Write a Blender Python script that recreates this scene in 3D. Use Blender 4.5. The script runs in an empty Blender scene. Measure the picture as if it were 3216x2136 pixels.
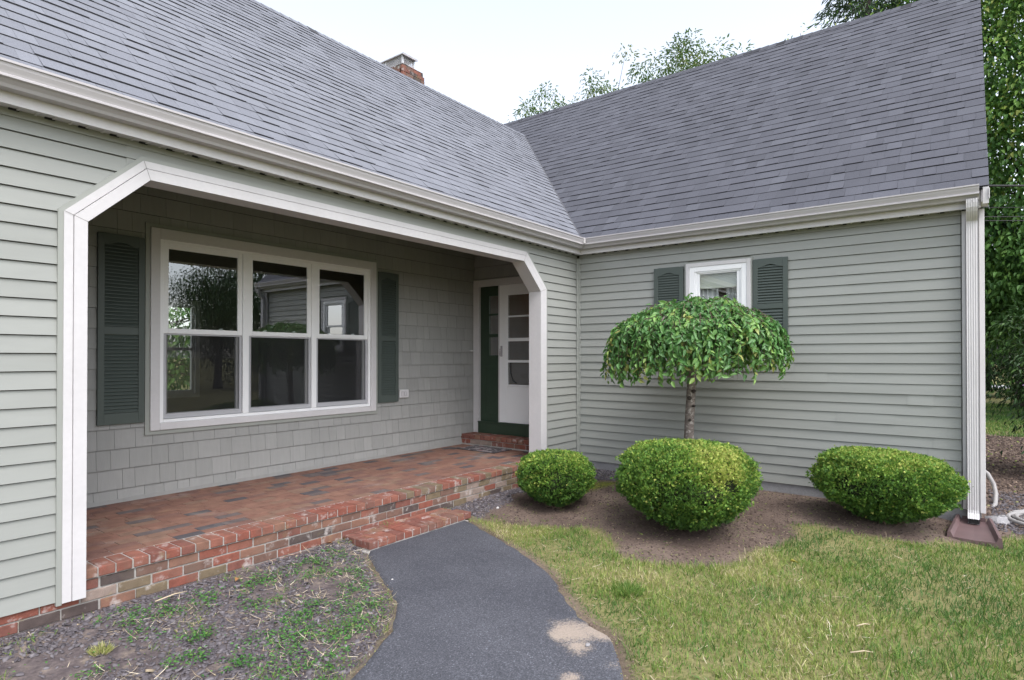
import bpy, math, random
import numpy as np
from mathutils import Vector, Matrix
R = math.radians
random.seed(7); rng = np.random.default_rng(11)
sc = bpy.context.scene
col = sc.collection

# ------------------------------------------------------------------ camera, sky, sun, exposure
CAM = Vector((-7.2792, -4.3666, 1.43))
cd = bpy.data.cameras.new('camera'); cam = bpy.data.objects.new('camera', cd); col.objects.link(cam)
sc.camera = cam
cam.location = CAM
cam.rotation_euler = (R(90) + 0.0074, 0, 0.6493 - R(90))
cd.sensor_fit = 'HORIZONTAL'; cd.sensor_width = 36.0; cd.lens = 36.0 * 1891.32 / 3216
cd.shift_y = 40.12 / 3216; cd.clip_start = 0.05; cd.clip_end = 3000

SUN = Vector((-0.22, -0.52, 0.82)).normalized()
w = bpy.data.worlds.new('World'); sc.world = w; w.use_nodes = True
nt = w.node_tree; nt.nodes.clear()
sky = nt.nodes.new('ShaderNodeTexSky'); sky.sky_type = 'NISHITA'; sky.sun_disc = False
sky.sun_elevation = math.asin(SUN.z); sky.sun_rotation = math.atan2(SUN.x, SUN.y)
sky.air_density = 1.0; sky.dust_density = 2.5; sky.ozone_density = 1.0
hs = nt.nodes.new('ShaderNodeHueSaturation'); hs.inputs['Saturation'].default_value = 0.41
bg = nt.nodes.new('ShaderNodeBackground'); bg.inputs['Strength'].default_value = 0.15
wo = nt.nodes.new('ShaderNodeOutputWorld')
nt.links.new(sky.outputs[0], hs.inputs['Color']); nt.links.new(hs.outputs[0], bg.inputs[0]); nt.links.new(bg.outputs[0], wo.inputs[0])
sl = bpy.data.lights.new('sun', 'SUN'); sl.energy = 0.6; sl.angle = R(35); sl.color = (0.985, 0.98, 1.0)
so = bpy.data.objects.new('sun', sl); col.objects.link(so); so.location = (0, -20, 30)
so.rotation_euler = SUN.to_track_quat('Z', 'Y').to_euler()
vs = sc.view_settings; vs.view_transform = 'Standard'; vs.look = 'None'; vs.exposure = 1.5; vs.gamma = 1.0

# ------------------------------------------------------------------ materials
def newmat(name):
    m = bpy.data.materials.new(name); m.use_nodes = True
    n = m.node_tree.nodes; b = n['Principled BSDF']
    return m, m.node_tree, n, b
def ramp(nt, stops, interp='LINEAR'):
    r = nt.nodes.new('ShaderNodeValToRGB'); r.color_ramp.interpolation = interp
    e = r.color_ramp.elements
    while len(e) < len(stops): e.new(0.5)
    for el, (p, c) in zip(e, stops):
        el.position = p; el.color = (c[0], c[1], c[2], 1) if not isinstance(c, (int, float)) else (c, c, c, 1)
    return r
def tex_noise(nt, scale, detail=4, rough=0.55, vec=None, stretch=None):
    t = nt.nodes.new('ShaderNodeTexNoise'); t.inputs['Scale'].default_value = scale
    t.inputs['Detail'].default_value = detail; t.inputs['Roughness'].default_value = rough
    if vec is None:
        tc = nt.nodes.new('ShaderNodeTexCoord'); vec = tc.outputs['Object']
    if stretch:
        mp = nt.nodes.new('ShaderNodeMapping'); mp.inputs['Scale'].default_value = stretch
        nt.links.new(vec, mp.inputs[0]); vec = mp.outputs[0]
    nt.links.new(vec, t.inputs['Vector']); return t
def mix(nt, kind, fac, a, b):
    m = nt.nodes.new('ShaderNodeMix'); m.data_type = 'RGBA'; m.blend_type = kind
    for sock, v in ((m.inputs['Factor'], fac), (m.inputs['A'], a), (m.inputs['B'], b)):
        if hasattr(v, 'is_linked') or hasattr(v, 'links'): nt.links.new(v, sock)
        elif isinstance(v, (int, float)): sock.default_value = v
        else: sock.default_value = (v[0], v[1], v[2], 1)
    return m.outputs['Result']
def attr(nt, name='tint'):
    a = nt.nodes.new('ShaderNodeAttribute'); a.attribute_name = name; return a
def pm(name, stops, rough=0.6, noise=None, bump=None, spec=0.35, interp='LINEAR', stretch=None, translucent=0.0, patches=()):
    """stops: one colour, or [(pos, colour)] indexed by the per-face tint"""
    m, nt, n, b = newmat(name)
    if isinstance(stops, tuple):
        rgb = nt.nodes.new('ShaderNodeRGB'); rgb.outputs[0].default_value = (*stops, 1); c = rgb.outputs[0]
    else:
        r = ramp(nt, stops, interp); nt.links.new(attr(nt).outputs['Fac'], r.inputs[0]); c = r.outputs[0]
    if noise:
        for (s, amt) in (noise if isinstance(noise, list) else [noise]):
            t = tex_noise(nt, s, stretch=stretch)
            rr = ramp(nt, [(0.3, 1 - amt), (0.7, 1 + amt * 0.6)]); nt.links.new(t.outputs['Fac'], rr.inputs[0])
            c = mix(nt, 'MULTIPLY', 1.0, c, rr.outputs[0])
    for (s, lo, hi, colr, amt) in patches:
        t = tex_noise(nt, s, 6, 0.65)
        rr = ramp(nt, [(lo, 0.0), (hi, amt)]); nt.links.new(t.outputs['Fac'], rr.inputs[0])
        c = mix(nt, 'MIX', rr.outputs[0], c, colr)
    nt.links.new(c, b.inputs['Base Color'])
    b.inputs['Roughness'].default_value = rough; b.inputs['Specular IOR Level'].default_value = spec
    if bump:
        t = tex_noise(nt, bump[0], 6, 0.6, stretch=stretch); bp = nt.nodes.new('ShaderNodeBump')
        bp.inputs['Strength'].default_value = bump[1]; bp.inputs['Distance'].default_value = bump[2]
        nt.links.new(t.outputs['Fac'], bp.inputs['Height']); nt.links.new(bp.outputs[0], b.inputs['Normal'])
    if translucent:
        tr = nt.nodes.new('ShaderNodeBsdfTranslucent'); nt.links.new(c, tr.inputs[0])
        ms = nt.nodes.new('ShaderNodeMixShader'); ms.inputs[0].default_value = translucent
        out = n['Material Output']
        nt.links.new(b.outputs[0], ms.inputs[1]); nt.links.new(tr.outputs[0], ms.inputs[2]); nt.links.new(ms.outputs[0], out.inputs[0])
    return m
M = {}
M['wingroof'] = pm('darker_asphalt_shingle', [(0, (.028, .028, .033)), (.12, (.076, .078, .092)), (.5, (.088, .090, .107)), (1, (.108, .111, .130))], 0.92, [(1.1, .10), (220, .30)], (300, .5, .002), spec=.25, patches=[(38, .725, .735, (.45, .45, .43), .6)])  # main roof shingle repeated in a darker tone for the wing slope
M['siding'] = pm('sage_siding', [(0, (.272, .280, .262)), (1, (.294, .302, .284))], 0.5, [(3.0, .035), (0.6, .05)], (60, .08, .002), stretch=(1, 1, 6))
M['sidetrim'] = pm('sage_trim', (.285, .295, .272), 0.5, (4, .04))
M['cream'] = pm('cream_trim', (.55, .533, .54), 0.45, [(2.0, .05), (30, .03)], (40, .03, .001))
M['creamdirt'] = pm('cream_gutter', (.435, .415, .425), 0.4, [(1.5, .07)], (30, .03, .001), patches=[(55, .70, .74, (.16, .12, .10), .8)], stretch=None)
M['white'] = pm('white_vinyl', (.80, .80, .81), 0.35, (3, .02))
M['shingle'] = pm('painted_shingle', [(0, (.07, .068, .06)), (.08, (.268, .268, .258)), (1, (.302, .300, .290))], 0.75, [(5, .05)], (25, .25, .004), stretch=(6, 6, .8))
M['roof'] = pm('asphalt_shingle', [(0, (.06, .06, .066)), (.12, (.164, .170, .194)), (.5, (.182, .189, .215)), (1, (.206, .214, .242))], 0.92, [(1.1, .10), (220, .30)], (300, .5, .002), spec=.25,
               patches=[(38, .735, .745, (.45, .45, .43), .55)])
M['shutter'] = pm('green_shutter', (.070, .086, .078), 0.45, (20, .06), (60, .08, .001), stretch=(1, 1, 8))
M['greendoor'] = pm('dark_green_paint', (.030, .050, .032), 0.4, (6, .08))
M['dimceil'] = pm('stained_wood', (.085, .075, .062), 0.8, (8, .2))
M['dark'] = pm('dark_gap', (.02, .02, .02), 0.9)
M['mortar'] = pm('mortar', (.36, .34, .32), 0.95, [(9, .15), (70, .15)], (90, .5, .004), patches=[(6, .58, .70, (.30, .25, .12), .6)])
brick_stops = [(0, (.215, .074, .052)), (.16, (.230, .092, .066)), (.34, (.178, .072, .056)), (.50, (.210, .110, .078)), (.62, (.155, .090, .070)), (.74, (.080, .060, .056)), (.86, (.165, .125, .080)), (.93, (.26, .20, .17))]
M['brick'] = pm('red_brick', brick_stops, 0.88, [(14, .22), (120, .12)], (140, .5, .004), interp='CONSTANT',
                patches=[(9, .56, .68, (.46, .42, .40), .7), (3.1, .50, .66, (.15, .115, .09), .45), (5, .60, .72, (.25, .21, .10), .45)])
M['paver'] = pm('brick_paver', [(0, (.195, .100, .074)), (.3, (.212, .114, .084)), (.55, (.172, .092, .074)), (.72, (.205, .125, .092)), (.84, (.115, .092, .090)), (.93, (.075, .068, .074))], 0.85, [(11, .20), (90, .12)], (120, .4, .003), interp='CONSTANT',
                patches=[(2.2, .56, .72, (.30, .265, .245), .45), (4, .62, .74, (.30, .22, .11), .4)])
M['concrete'] = pm('concrete', (.30, .30, .31), 0.95, [(4, .18), (60, .12)], (50, .4, .004))
M['alu'] = pm('grey_metal', (.42, .40, .42), 0.45, (9, .25))
M['screenframe'] = pm('screen_frame', (.40, .40, .42), 0.5)
M['bark'] = pm('cherry_bark', (.20, .165, .145), 0.85, [(16, .35)], (45, .7, .008), stretch=(1, 1, 5), patches=[(26, .54, .62, (.46, .42, .39), .75)])
M['darkbark'] = pm('dark_bark', (.055, .045, .04), 0.95, [(10, .3)], (25, .9, .02), stretch=(1, 1, .3))
M['twig'] = pm('twig', (.12, .085, .065), 0.9, (20, .2))
M['paletwig'] = pm('pale_twig', (.36, .33, .30), 0.85, (20, .2))
M['leaf'] = pm('cherry_leaf', [(0, (.050, .135, .040)), (.45, (.095, .235, .060)), (.75, (.17, .34, .080)), (.92, (.27, .43, .10)), (1, (.36, .38, .11))], 0.42, (6, .12), spec=.5, translucent=.3)
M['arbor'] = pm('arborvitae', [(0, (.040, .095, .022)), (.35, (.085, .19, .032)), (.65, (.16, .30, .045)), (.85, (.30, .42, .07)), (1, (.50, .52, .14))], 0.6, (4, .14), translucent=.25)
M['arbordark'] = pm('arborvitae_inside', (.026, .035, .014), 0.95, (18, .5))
M['broad'] = pm('broad_leaf', [(0, (.036, .10, .024)), (.5, (.095, .215, .045)), (.8, (.185, .33, .06)), (.95, (.24, .34, .06)), (1, (.33, .38, .09))], 0.5, (.6, .2), translucent=.35)
M['locust'] = pm('locust_leaf', [(0, (.055, .11, .03)), (.6, (.10, .175, .045)), (1, (.20, .23, .09))], 0.6, translucent=.4)
M['needle'] = pm('conifer_needle', [(0, (.022, .045, .022)), (.7, (.045, .085, .034)), (1, (.085, .12, .045))], 0.7, translucent=.15)
M['rhodo'] = pm('rhododendron_leaf', [(0, (.018, .042, .014)), (.7, (.035, .085, .022)), (1, (.08, .15, .035))], 0.4, translucent=.15)
M['petal'] = pm('purple_petal', (.42, .25, .52), 0.6)
M['grass'] = pm('grass_blade', [(0, (.060, .140, .028)), (.3, (.115, .215, .038)), (.55, (.21, .29, .060)), (.75, (.33, .35, .105)), (.9, (.46, .42, .20)), (1, (.55, .47, .30))], 0.6, translucent=.3)
M['straw'] = pm('dry_straw', [(0, (.33, .26, .16)), (.6, (.52, .43, .30)), (1, (.62, .56, .44))], 0.8)
M['clover'] = pm('weed_leaf', [(0, (.040, .140, .030)), (.6, (.085, .235, .045)), (1, (.20, .29, .07))], 0.6, translucent=.25)
M['slate'] = pm('slate_chip', [(0, (.060, .052, .058)), (.5, (.116, .103, .113)), (.85, (.185, .168, .178)), (.95, (.28, .265, .285)), (1, (.32, .26, .18))], 0.8, (60, .15))
M['mulch'] = pm('mulch_bit', [(0, (.048, .034, .030)), (.6, (.13, .092, .075)), (.85, (.27, .20, .15)), (1, (.20, .26, .06))], 0.9)
M['splash'] = pm('brown_plastic', (.135, .088, .088), 0.5, [(6, .12)], (30, .1, .002))
M['hose'] = pm('grey_hose', (.30, .285, .28), 0.55, (20, .08))
M['stone'] = pm('pale_stone', (.33, .32, .33), 0.9, (9, .25), (14, .8, .03))
M['pebble'] = pm('pebble', (.48, .46, .46), 0.8, (60, .15))
M['mat'] = pm('doormat_pile', [(0, (.045, .04, .045)), (1, (.10, .09, .095))], 0.98, [(40, .3)], (200, .8, .006), patches=[(11, .50, .56, (.30, .27, .28), .85), (7, .60, .63, (.22, .07, .07), .7)])
M['rubber'] = pm('black_rubber', (.025, .025, .028), 0.8)
M['wire'] = pm('cable', (.03, .03, .032), 0.7)
M['roomwall'] = pm('room_wall', (.30, .28, .25), 0.9)
M['roomdark'] = pm('room_floor', (.10, .07, .05), 0.7)
M['hallwall'] = pm('hall_wall', (.15, .082, .045), 0.8, (2, .15))
M['blind'] = pm('blind', (.72, .72, .66), 0.7)
M['curtain'] = pm('curtain', (.62, .62, .64), 0.85, (12, .08))
M['litterleaf'] = pm('fallen_leaf', [(0, (.28, .13, .06)), (.5, (.42, .34, .06)), (1, (.12, .26, .06))], 0.8)
M['deck'] = pm('roof_deck', (.10, .10, .11), 0.9)
def glassmat(name, base_refl, tint=(.82, .86, .84)):
    m = bpy.data.materials.new(name); m.use_nodes = True; nt = m.node_tree; nt.nodes.clear()
    o = nt.nodes.new('ShaderNodeOutputMaterial'); t = nt.nodes.new('ShaderNodeBsdfTransparent'); t.inputs[0].default_value = (*tint, 1)
    g = nt.nodes.new('ShaderNodeBsdfGlossy'); g.inputs['Roughness'].default_value = 0.0; g.inputs[0].default_value = (.95, .97, 1, 1)
    f = nt.nodes.new('ShaderNodeFresnel'); f.inputs[0].default_value = 1.52
    mu = nt.nodes.new('ShaderNodeMath'); mu.operation = 'MULTIPLY_ADD'; mu.inputs[1].default_value = 1.7; mu.inputs[2].default_value = base_refl; mu.use_clamp = True
    ms = nt.nodes.new('ShaderNodeMixShader')
    nt.links.new(f.outputs[0], mu.inputs[0]); nt.links.new(mu.outputs[0], ms.inputs[0])
    nt.links.new(t.outputs[0], ms.inputs[1]); nt.links.new(g.outputs[0], ms.inputs[2]); nt.links.new(ms.outputs[0], o.inputs[0])
    return m
M['glass'] = glassmat('window_glass', .13)
M['doorglass'] = glassmat('door_glass', .02)
def screenmat():
    m = bpy.data.materials.new('insect_screen'); m.use_nodes = True; nt = m.node_tree; nt.nodes.clear()
    o = nt.nodes.new('ShaderNodeOutputMaterial'); t = nt.nodes.new('ShaderNodeBsdfTransparent')
    d = nt.nodes.new('ShaderNodeBsdfDiffuse'); d.inputs[0].default_value = (.024, .024, .027, 1)
    ms = nt.nodes.new('ShaderNodeMixShader'); ms.inputs[0].default_value = .52
    nt.links.new(t.outputs[0], ms.inputs[1]); nt.links.new(d.outputs[0], ms.inputs[2]); nt.links.new(ms.outputs[0], o.inputs[0]); return m
M['screen'] = screenmat()
def meshmat():
    return pm('mesh_wire', (.55, .55, .58), 0.4)
M['meshwire'] = meshmat()
def lampmat():
    m, nt, n, b = newmat('lamp_glow'); b.inputs['Base Color'].default_value = (.9, .7, .4, 1)
    b.inputs['Emission Color'].default_value = (1, .55, .22, 1); b.inputs['Emission Strength'].default_value = 2.0; return m
M['lamp'] = lampmat()

# ------------------------------------------------------------------ mesh helpers
class MB:
    def __init__(s): s.v = []; s.f = []; s.t = []; s.m = []
    def face(s, pts, t=.5, mi=0):
        k = len(s.v); s.v += [tuple(p) for p in pts]; s.f.append(tuple(range(k, k + len(pts)))); s.t.append(t); s.m.append(mi)
    def box(s, x0, x1, y0, y1, z0, z1, t=.5, mi=0, skip=''):
        k = len(s.v)
        s.v += [(x, y, z) for z in (z0, z1) for y in (y0, y1) for x in (x0, x1)]
        F = dict(b=(0, 2, 3, 1), t=(4, 5, 7, 6), f=(0, 1, 5, 4), k=(2, 6, 7, 3), l=(0, 4, 6, 2), r=(1, 3, 7, 5))
        for key, q in F.items():
            if key in skip: continue
            s.f.append(tuple(k + i for i in q)); s.t.append(t); s.m.append(mi)
    def prism(s, poly, axis, a, b, t=.5, mi=0):
        """poly: 2D points; axis 0/1/2 extruded from a to b; order of the other two axes kept"""
        def P(p, h):
            if axis == 0: return (h, p[0], p[1])
            if axis == 1: return (p[0], h, p[1])
            return (p[0], p[1], h)
        n = len(poly); k = len(s.v)
        s.v += [P(p, a) for p in poly] + [P(p, b) for p in poly]
        for i in range(n):
            j = (i + 1) % n; s.f.append((k + i, k + j, k + n + j, k + n + i)); s.t.append(t); s.m.append(mi)
        s.f.append(tuple(k + i for i in range(n))); s.f.append(tuple(k + n + i for i in reversed(range(n)))); s.t += [t, t]; s.m += [mi, mi]
    def tube(s, pts, rad, n=7, t=.5, mi=0, caps=True):
        pts = [Vector(p) for p in pts]; k0 = len(s.v)
        if isinstance(rad, (int, float)): rad = [rad] * len(pts)
        up = Vector((0, 0, 1))
        for i, p in enumerate(pts):
            d = (pts[min(i + 1, len(pts) - 1)] - pts[max(i - 1, 0)]).normalized()
            a = d.cross(up if abs(d.z) < .95 else Vector((1, 0, 0))).normalized(); b = d.cross(a)
            for j in range(n):
                an = 2 * math.pi * j / n; s.v.append(tuple(p + (a * math.cos(an) + b * math.sin(an)) * rad[i]))
        for i in range(len(pts) - 1):
            for j in range(n):
                q = (j + 1) % n
                s.f.append((k0 + i * n + j, k0 + i * n + q, k0 + (i + 1) * n + q, k0 + (i + 1) * n + j)); s.t.append(t); s.m.append(mi)
        if caps:
            s.f.append(tuple(k0 + j for j in reversed(range(n)))); s.f.append(tuple(k0 + (len(pts) - 1) * n + j for j in range(n))); s.t += [t, t]; s.m += [mi, mi]
    def holes(s, axis, h, a0, a1, b0, b1, holes, t=.5, mi=0):
        """flat wall at coordinate h of axis with rectangular holes (a0,a1,b0,b1)"""
        As = sorted({a0, a1, *[q for H in holes for q in H[:2] if a0 < q < a1]}); Bs = sorted({b0, b1, *[q for H in holes for q in H[2:] if b0 < q < b1]})
        for i in range(len(As) - 1):
            for j in range(len(Bs) - 1):
                ca, cb = (As[i] + As[i + 1]) / 2, (Bs[j] + Bs[j + 1]) / 2
                if any(H[0] < ca < H[1] and H[2] < cb < H[3] for H in holes): continue
                P = [(As[i], Bs[j]), (As[i + 1], Bs[j]), (As[i + 1], Bs[j + 1]), (As[i], Bs[j + 1])]
                s.face([(h, p[0], p[1]) if axis == 0 else ((p[0], h, p[1]) if axis == 1 else (p[0], p[1], h)) for p in P], t, mi)
    def frame(s, axis, a0, a1, b0, b1, wd, h0, h1, t=.5, mi=0, wb=None, wt=None):
        """picture frame; wd = side width, wb / wt bottom and top widths"""
        wb = wd if wb is None else wb; wt = wd if wt is None else wt
        def bx(x0, x1, z0, z1):
            if axis == 1: s.box(x0, x1, h0, h1, z0, z1, t, mi)
            else: s.box(h0, h1, x0, x1, z0, z1, t, mi)
        bx(a0, a0 + wd, b0, b1); bx(a1 - wd, a1, b0, b1); bx(a0 + wd, a1 - wd, b0, b0 + wb); bx(a0 + wd, a1 - wd, b1 - wt, b1)
    def build(s, name, mats, parent=None, smooth=False, bevel=0, label=None, fixn=True):
        me = bpy.data.meshes.new(name)
        off = Vector((0, 0, 0))
        p = parent
        while p is not None: off += p.location; p = p.parent
        vv = np.array(s.v, float).reshape(-1, 3) - np.array(off)
        me.from_pydata(vv.tolist(), [], s.f)
        a = me.attributes.new('tint', 'FLOAT', 'FACE'); a.data.foreach_set('value', np.array(s.t, np.float32))
        if not isinstance(mats, (list, tuple)): mats = [mats]
        for m in mats: me.materials.append(m)
        me.polygons.foreach_set('material_index', np.array(s.m, np.int32))
        if smooth: me.polygons.foreach_set('use_smooth', np.ones(len(s.f), bool))
        me.update()
        o = bpy.data.objects.new(name, me); col.objects.link(o)
        if parent is not None: o.parent = parent
        if bevel:
            b = o.modifiers.new('bevel', 'BEVEL'); b.width = bevel; b.segments = 2; b.limit_method = 'ANGLE'
        if label: o['label'] = label
        return o
def np_obj(name, V, F, T, mat, parent=None, smooth=False):
    """V (n,3), F (m,k) same sized faces, T (m,) tints"""
    me = bpy.data.meshes.new(name); n = len(V); m, k = F.shape
    off = np.zeros(3); p = parent
    while p is not None: off += np.array(p.location); p = p.parent
    me.vertices.add(n); me.vertices.foreach_set('co', (V - off).astype(np.float32).ravel())
    me.loops.add(m * k); me.loops.foreach_set('vertex_index', F.astype(np.int32).ravel())
    me.polygons.add(m); me.polygons.foreach_set('loop_start', np.arange(0, m * k, k, dtype=np.int32))
    try: me.polygons.foreach_set('loop_total', np.full(m, k, np.int32))
    except Exception: pass
    a = me.attributes.new('tint', 'FLOAT', 'FACE'); a.data.foreach_set('value', T.astype(np.float32))
    me.materials.append(mat)
    if smooth: me.polygons.foreach_set('use_smooth', np.ones(m, bool))
    me.update(calc_edges=True); me.validate()
    o = bpy.data.objects.new(name, me); col.objects.link(o)
    if parent is not None: o.parent = parent
    return o
def thing(name, label, cat, loc=(0, 0, 0), group=None):
    o = bpy.data.objects.new(name, None); col.objects.link(o); o.location = loc; o.empty_display_size = .2
    return tag(o, label, cat, group)
def tag(o, label, cat, group=None):
    o['label'] = label; o['category'] = cat
    if group: o['group'] = group
    return o
def nrm(a): return a / np.maximum(np.linalg.norm(a, axis=-1, keepdims=True), 1e-9)
def vnoise(x, y, s, seed=0):
    """smooth value noise in numpy, 0..1"""
    r = np.random.default_rng(seed + 101); G = r.random((64, 64))
    x = x * s; y = y * s; xi = np.floor(x).astype(int); yi = np.floor(y).astype(int); fx = x - xi; fy = y - yi
    fx = fx * fx * (3 - 2 * fx); fy = fy * fy * (3 - 2 * fy)
    g = lambda i, j: G[i % 64, j % 64]
    return (g(xi, yi) * (1 - fx) + g(xi + 1, yi) * fx) * (1 - fy) + (g(xi, yi + 1) * (1 - fx) + g(xi + 1, yi + 1) * fx) * fy
def fbm(x, y, s, seed=0): return (vnoise(x, y, s, seed) * .55 + vnoise(x, y, s * 2.1, seed + 1) * .3 + vnoise(x, y, s * 4.3, seed + 2) * .15)
def inpoly(x, y, poly):
    c = np.zeros(x.shape, bool); n = len(poly)
    for i in range(n):
        x0, y0 = poly[i]; x1, y1 = poly[(i + 1) % n]
        if y0 == y1: continue
        c ^= ((y0 > y) != (y1 > y)) & (x < (x1 - x0) * (y - y0) / (y1 - y0) + x0)
    return c
def segdist(x, y, poly, closed=True):
    d = np.full(x.shape, 1e9); n = len(poly)
    for i in range(n if closed else n - 1):
        ax, ay = poly[i]; bx, by = poly[(i + 1) % n]; L = (bx - ax) ** 2 + (by - ay) ** 2 + 1e-12
        t = np.clip(((x - ax) * (bx - ax) + (y - ay) * (by - ay)) / L, 0, 1)
        d = np.minimum(d, np.hypot(x - ax - t * (bx - ax), y - ay - t * (by - ay)))
    return d
def leaves_mesh(P, D, N, L, W, T, name, mat, parent, droop=.15):
    """six sided pointed leaves folded on the midrib: P base, D axis, N face normal"""
    D = nrm(D); S = nrm(np.cross(D, N)); N = nrm(np.cross(S, D)); L = L[:, None]; W = W[:, None]
    up = N * W * .28
    t = P + D * L - N * L * droop
    l1 = P + D * L * .28 + S * W * .46 + up; l2 = P + D * L * .62 + S * W * .36 + up * .8 - N * L * droop * .45
    r1 = P + D * L * .28 - S * W * .46 + up; r2 = P + D * L * .62 - S * W * .36 + up * .8 - N * L * droop * .45
    V = np.stack([P, l1, l2, t, r2, r1], 1).reshape(-1, 3); n = len(P); b = np.arange(n)[:, None] * 6
    F = np.concatenate([b + np.array([[0, 1, 2, 3]]), b + np.array([[0, 3, 4, 5]])], 1).reshape(-1, 4)
    return np_obj(name, V, F, np.repeat(T, 2), mat, parent)
def blades_mesh(P, D, L, W, T, name, mat, parent=None, bend=.5, side=None, wtip=.55):
    """thin bent blades, three triangles each"""
    n = len(P); D = nrm(D)
    if side is None:
        a = rng.random(n) * 2 * np.pi; side = np.stack([np.cos(a), np.sin(a), np.zeros(n)], 1)
    S = nrm(np.cross(D, side)) ; B = nrm(np.cross(S, D)); L = L[:, None]; W = W[:, None]
    m = P + D * L * .55 + B * L * bend * .15; t = P + D * L * .92 + B * L * bend * .62
    V = np.stack([P - S * W / 2, P + S * W / 2, m - S * W * wtip, m + S * W * wtip, t], 1).reshape(-1, 3); b = np.arange(n)[:, None] * 5
    F = np.concatenate([b + np.array([[0, 1, 3]]), b + np.array([[0, 3, 2]]), b + np.array([[2, 3, 4]])], 1).reshape(-1, 3)
    return np_obj(name, V, F, np.repeat(T, 3), mat, parent)

# ------------------------------------------------------------------ terrain, path
PATH_L = [(-3.97, -.33), (-4.05, -.42), (-4.27, -.81), (-4.44, -1.14), (-4.54, -1.30), (-4.66, -1.43), (-4.86, -1.60), (-5.10, -1.73), (-5.32, -1.83), (-5.75, -1.98), (-6.6, -2.22), (-8.5, -2.6), (-12, -3.0)]
PATH_R = [(-2.72, -.33), (-2.84, -.62), (-3.0, -.98), (-3.12, -1.24), (-3.23, -1.47), (-3.45, -1.84), (-3.74, -2.15), (-3.97, -2.43), (-4.08, -2.68), (-4.42, -2.94), (-4.8, -3.14), (-5.5, -3.36), (-6.6, -3.60), (-8.5, -3.9), (-12, -4.3)]
PATH = PATH_L + PATH_R[::-1]
BED = [(-2.50, -.80), (-2.33, -1.10), (-2.20, -1.40), (-2.50, -1.86), (-2.76, -2.22), (-2.68, -2.50), (-2.38, -2.80), (-1.78, -3.02), (-1.30, -3.10), (-1.12, -3.34), (-1.15, -3.67), (-1.05, -4.0), (-.82, -4.26), (-.3, -4.62), (.6, -5.2), (3.5, -7.2), (8.6, -7.6), (8.9, -4.3), (1, -4.0), (.3, .3), (-1.9, .3), (-2.6, -.45)]
GRAV_R = [(-2.70, .05), (-2.62, -.42), (-2.1, -.36), (-1.75, -.22), (-1.05, -.30), (-.62, -.55), (-.40, -1.2), (-.30, -1.6), (.1, -1.6), (.1, .1)]
def sst(a, b, x): t = np.clip((x - a) / (b - a), 0, 1); return t * t * (3 - 2 * t)
def gz(x, y):
    x = np.asarray(x, float); y = np.asarray(y, float)
    rise = .055 * sst(-.75, -.05, y) * sst(-2.3, -3.6, x) + .07 * sst(-.9, -.1, y) * sst(-3.2, -2.2, x) * sst(1, 0, x)
    bed = sst(-2.4, -.5, x) * sst(-4.75, -3.6, y) * sst(9, 3, x)
    rise = np.maximum(rise, .115 * bed) + .02 * (fbm(x, y, 1.1, 5) - .5) * (np.hypot(x + 3, y + 2) < 14)
    return -.22 + rise * sst(.02, .30, segdist(x, y, PATH)) * ~inpoly(x, y, PATH)
def axis_coords(lo, hi, step, far):
    a = list(np.arange(lo, hi + 1e-6, step)); s = step; q = hi
    while q < far: s *= 1.35; q += s; a.append(q)
    s = step; q = lo
    while q > -far: s *= 1.35; q -= s; a.insert(0, q)
    return np.array(a)
gx = axis_coords(-7.6, 1.6, .05, 900); gy = axis_coords(-5.6, .2, .05, 900)
X, Y = np.meshgrid(gx, gy, indexing='ij'); Z = gz(X, Y)
nx, ny = X.shape; idx = np.arange(nx * ny).reshape(nx, ny)
V = np.stack([X, Y, Z], -1).reshape(-1, 3)
F = np.stack([idx[:-1, :-1], idx[1:, :-1], idx[1:, 1:], idx[:-1, 1:]], -1).reshape(-1, 4)
def ground_mat():
    m, nt, n, b = newmat('ground_soil')
    n1 = tex_noise(nt, 2.2, 5); n2 = tex_noise(nt, 45, 5); n3 = tex_noise(nt, 9, 5)
    lawn = ramp(nt, [(.3, (.155, .160, .055)), (.55, (.225, .205, .095)), (.72, (.115, .14, .04))]); nt.links.new(n3.outputs['Fac'], lawn.inputs[0])
    dirt = ramp(nt, [(.25, (.085, .062, .053)), (.5, (.145, .108, .090)), (.8, (.225, .172, .142))]); nt.links.new(n1.outputs['Fac'], dirt.inputs[0])
    grav = ramp(nt, [(.3, (.085, .070, .074)), (.55, (.14, .115, .112)), (.75, (.26, .21, .165))]); nt.links.new(n3.outputs['Fac'], grav.inputs[0])
    a = attr(nt, 'zone'); sep = nt.nodes.new('ShaderNodeSeparateColor'); nt.links.new(a.outputs['Color'], sep.inputs[0])
    c = mix(nt, 'MIX', sep.outputs[0], lawn.outputs[0], dirt.outputs[0])
    c = mix(nt, 'MIX', sep.outputs[1], c, grav.outputs[0])
    moss = ramp(nt, [(.3, (.10, .125, .02)), (.7, (.19, .20, .04))]); nt.links.new(n2.outputs['Fac'], moss.inputs[0])
    c = mix(nt, 'MIX', sep.outputs[2], c, moss.outputs[0])
    gr = ramp(nt, [(.25, .62), (.75, 1.2)]); nt.links.new(n2.outputs['Fac'], gr.inputs[0])
    c = mix(nt, 'MULTIPLY', 1.0, c, gr.outputs[0]); nt.links.new(c, b.inputs['Base Color'])
    b.inputs['Roughness'].default_value = .95; b.inputs['Specular IOR Level'].default_value = .1
    bp = nt.nodes.new('ShaderNodeBump'); bp.inputs['Strength'].default_value = .7; bp.inputs['Distance'].default_value = .012
    nt.links.new(n2.outputs['Fac'], bp.inputs['Height']); nt.links.new(bp.outputs[0], b.inputs['Normal'])
    return m
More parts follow.
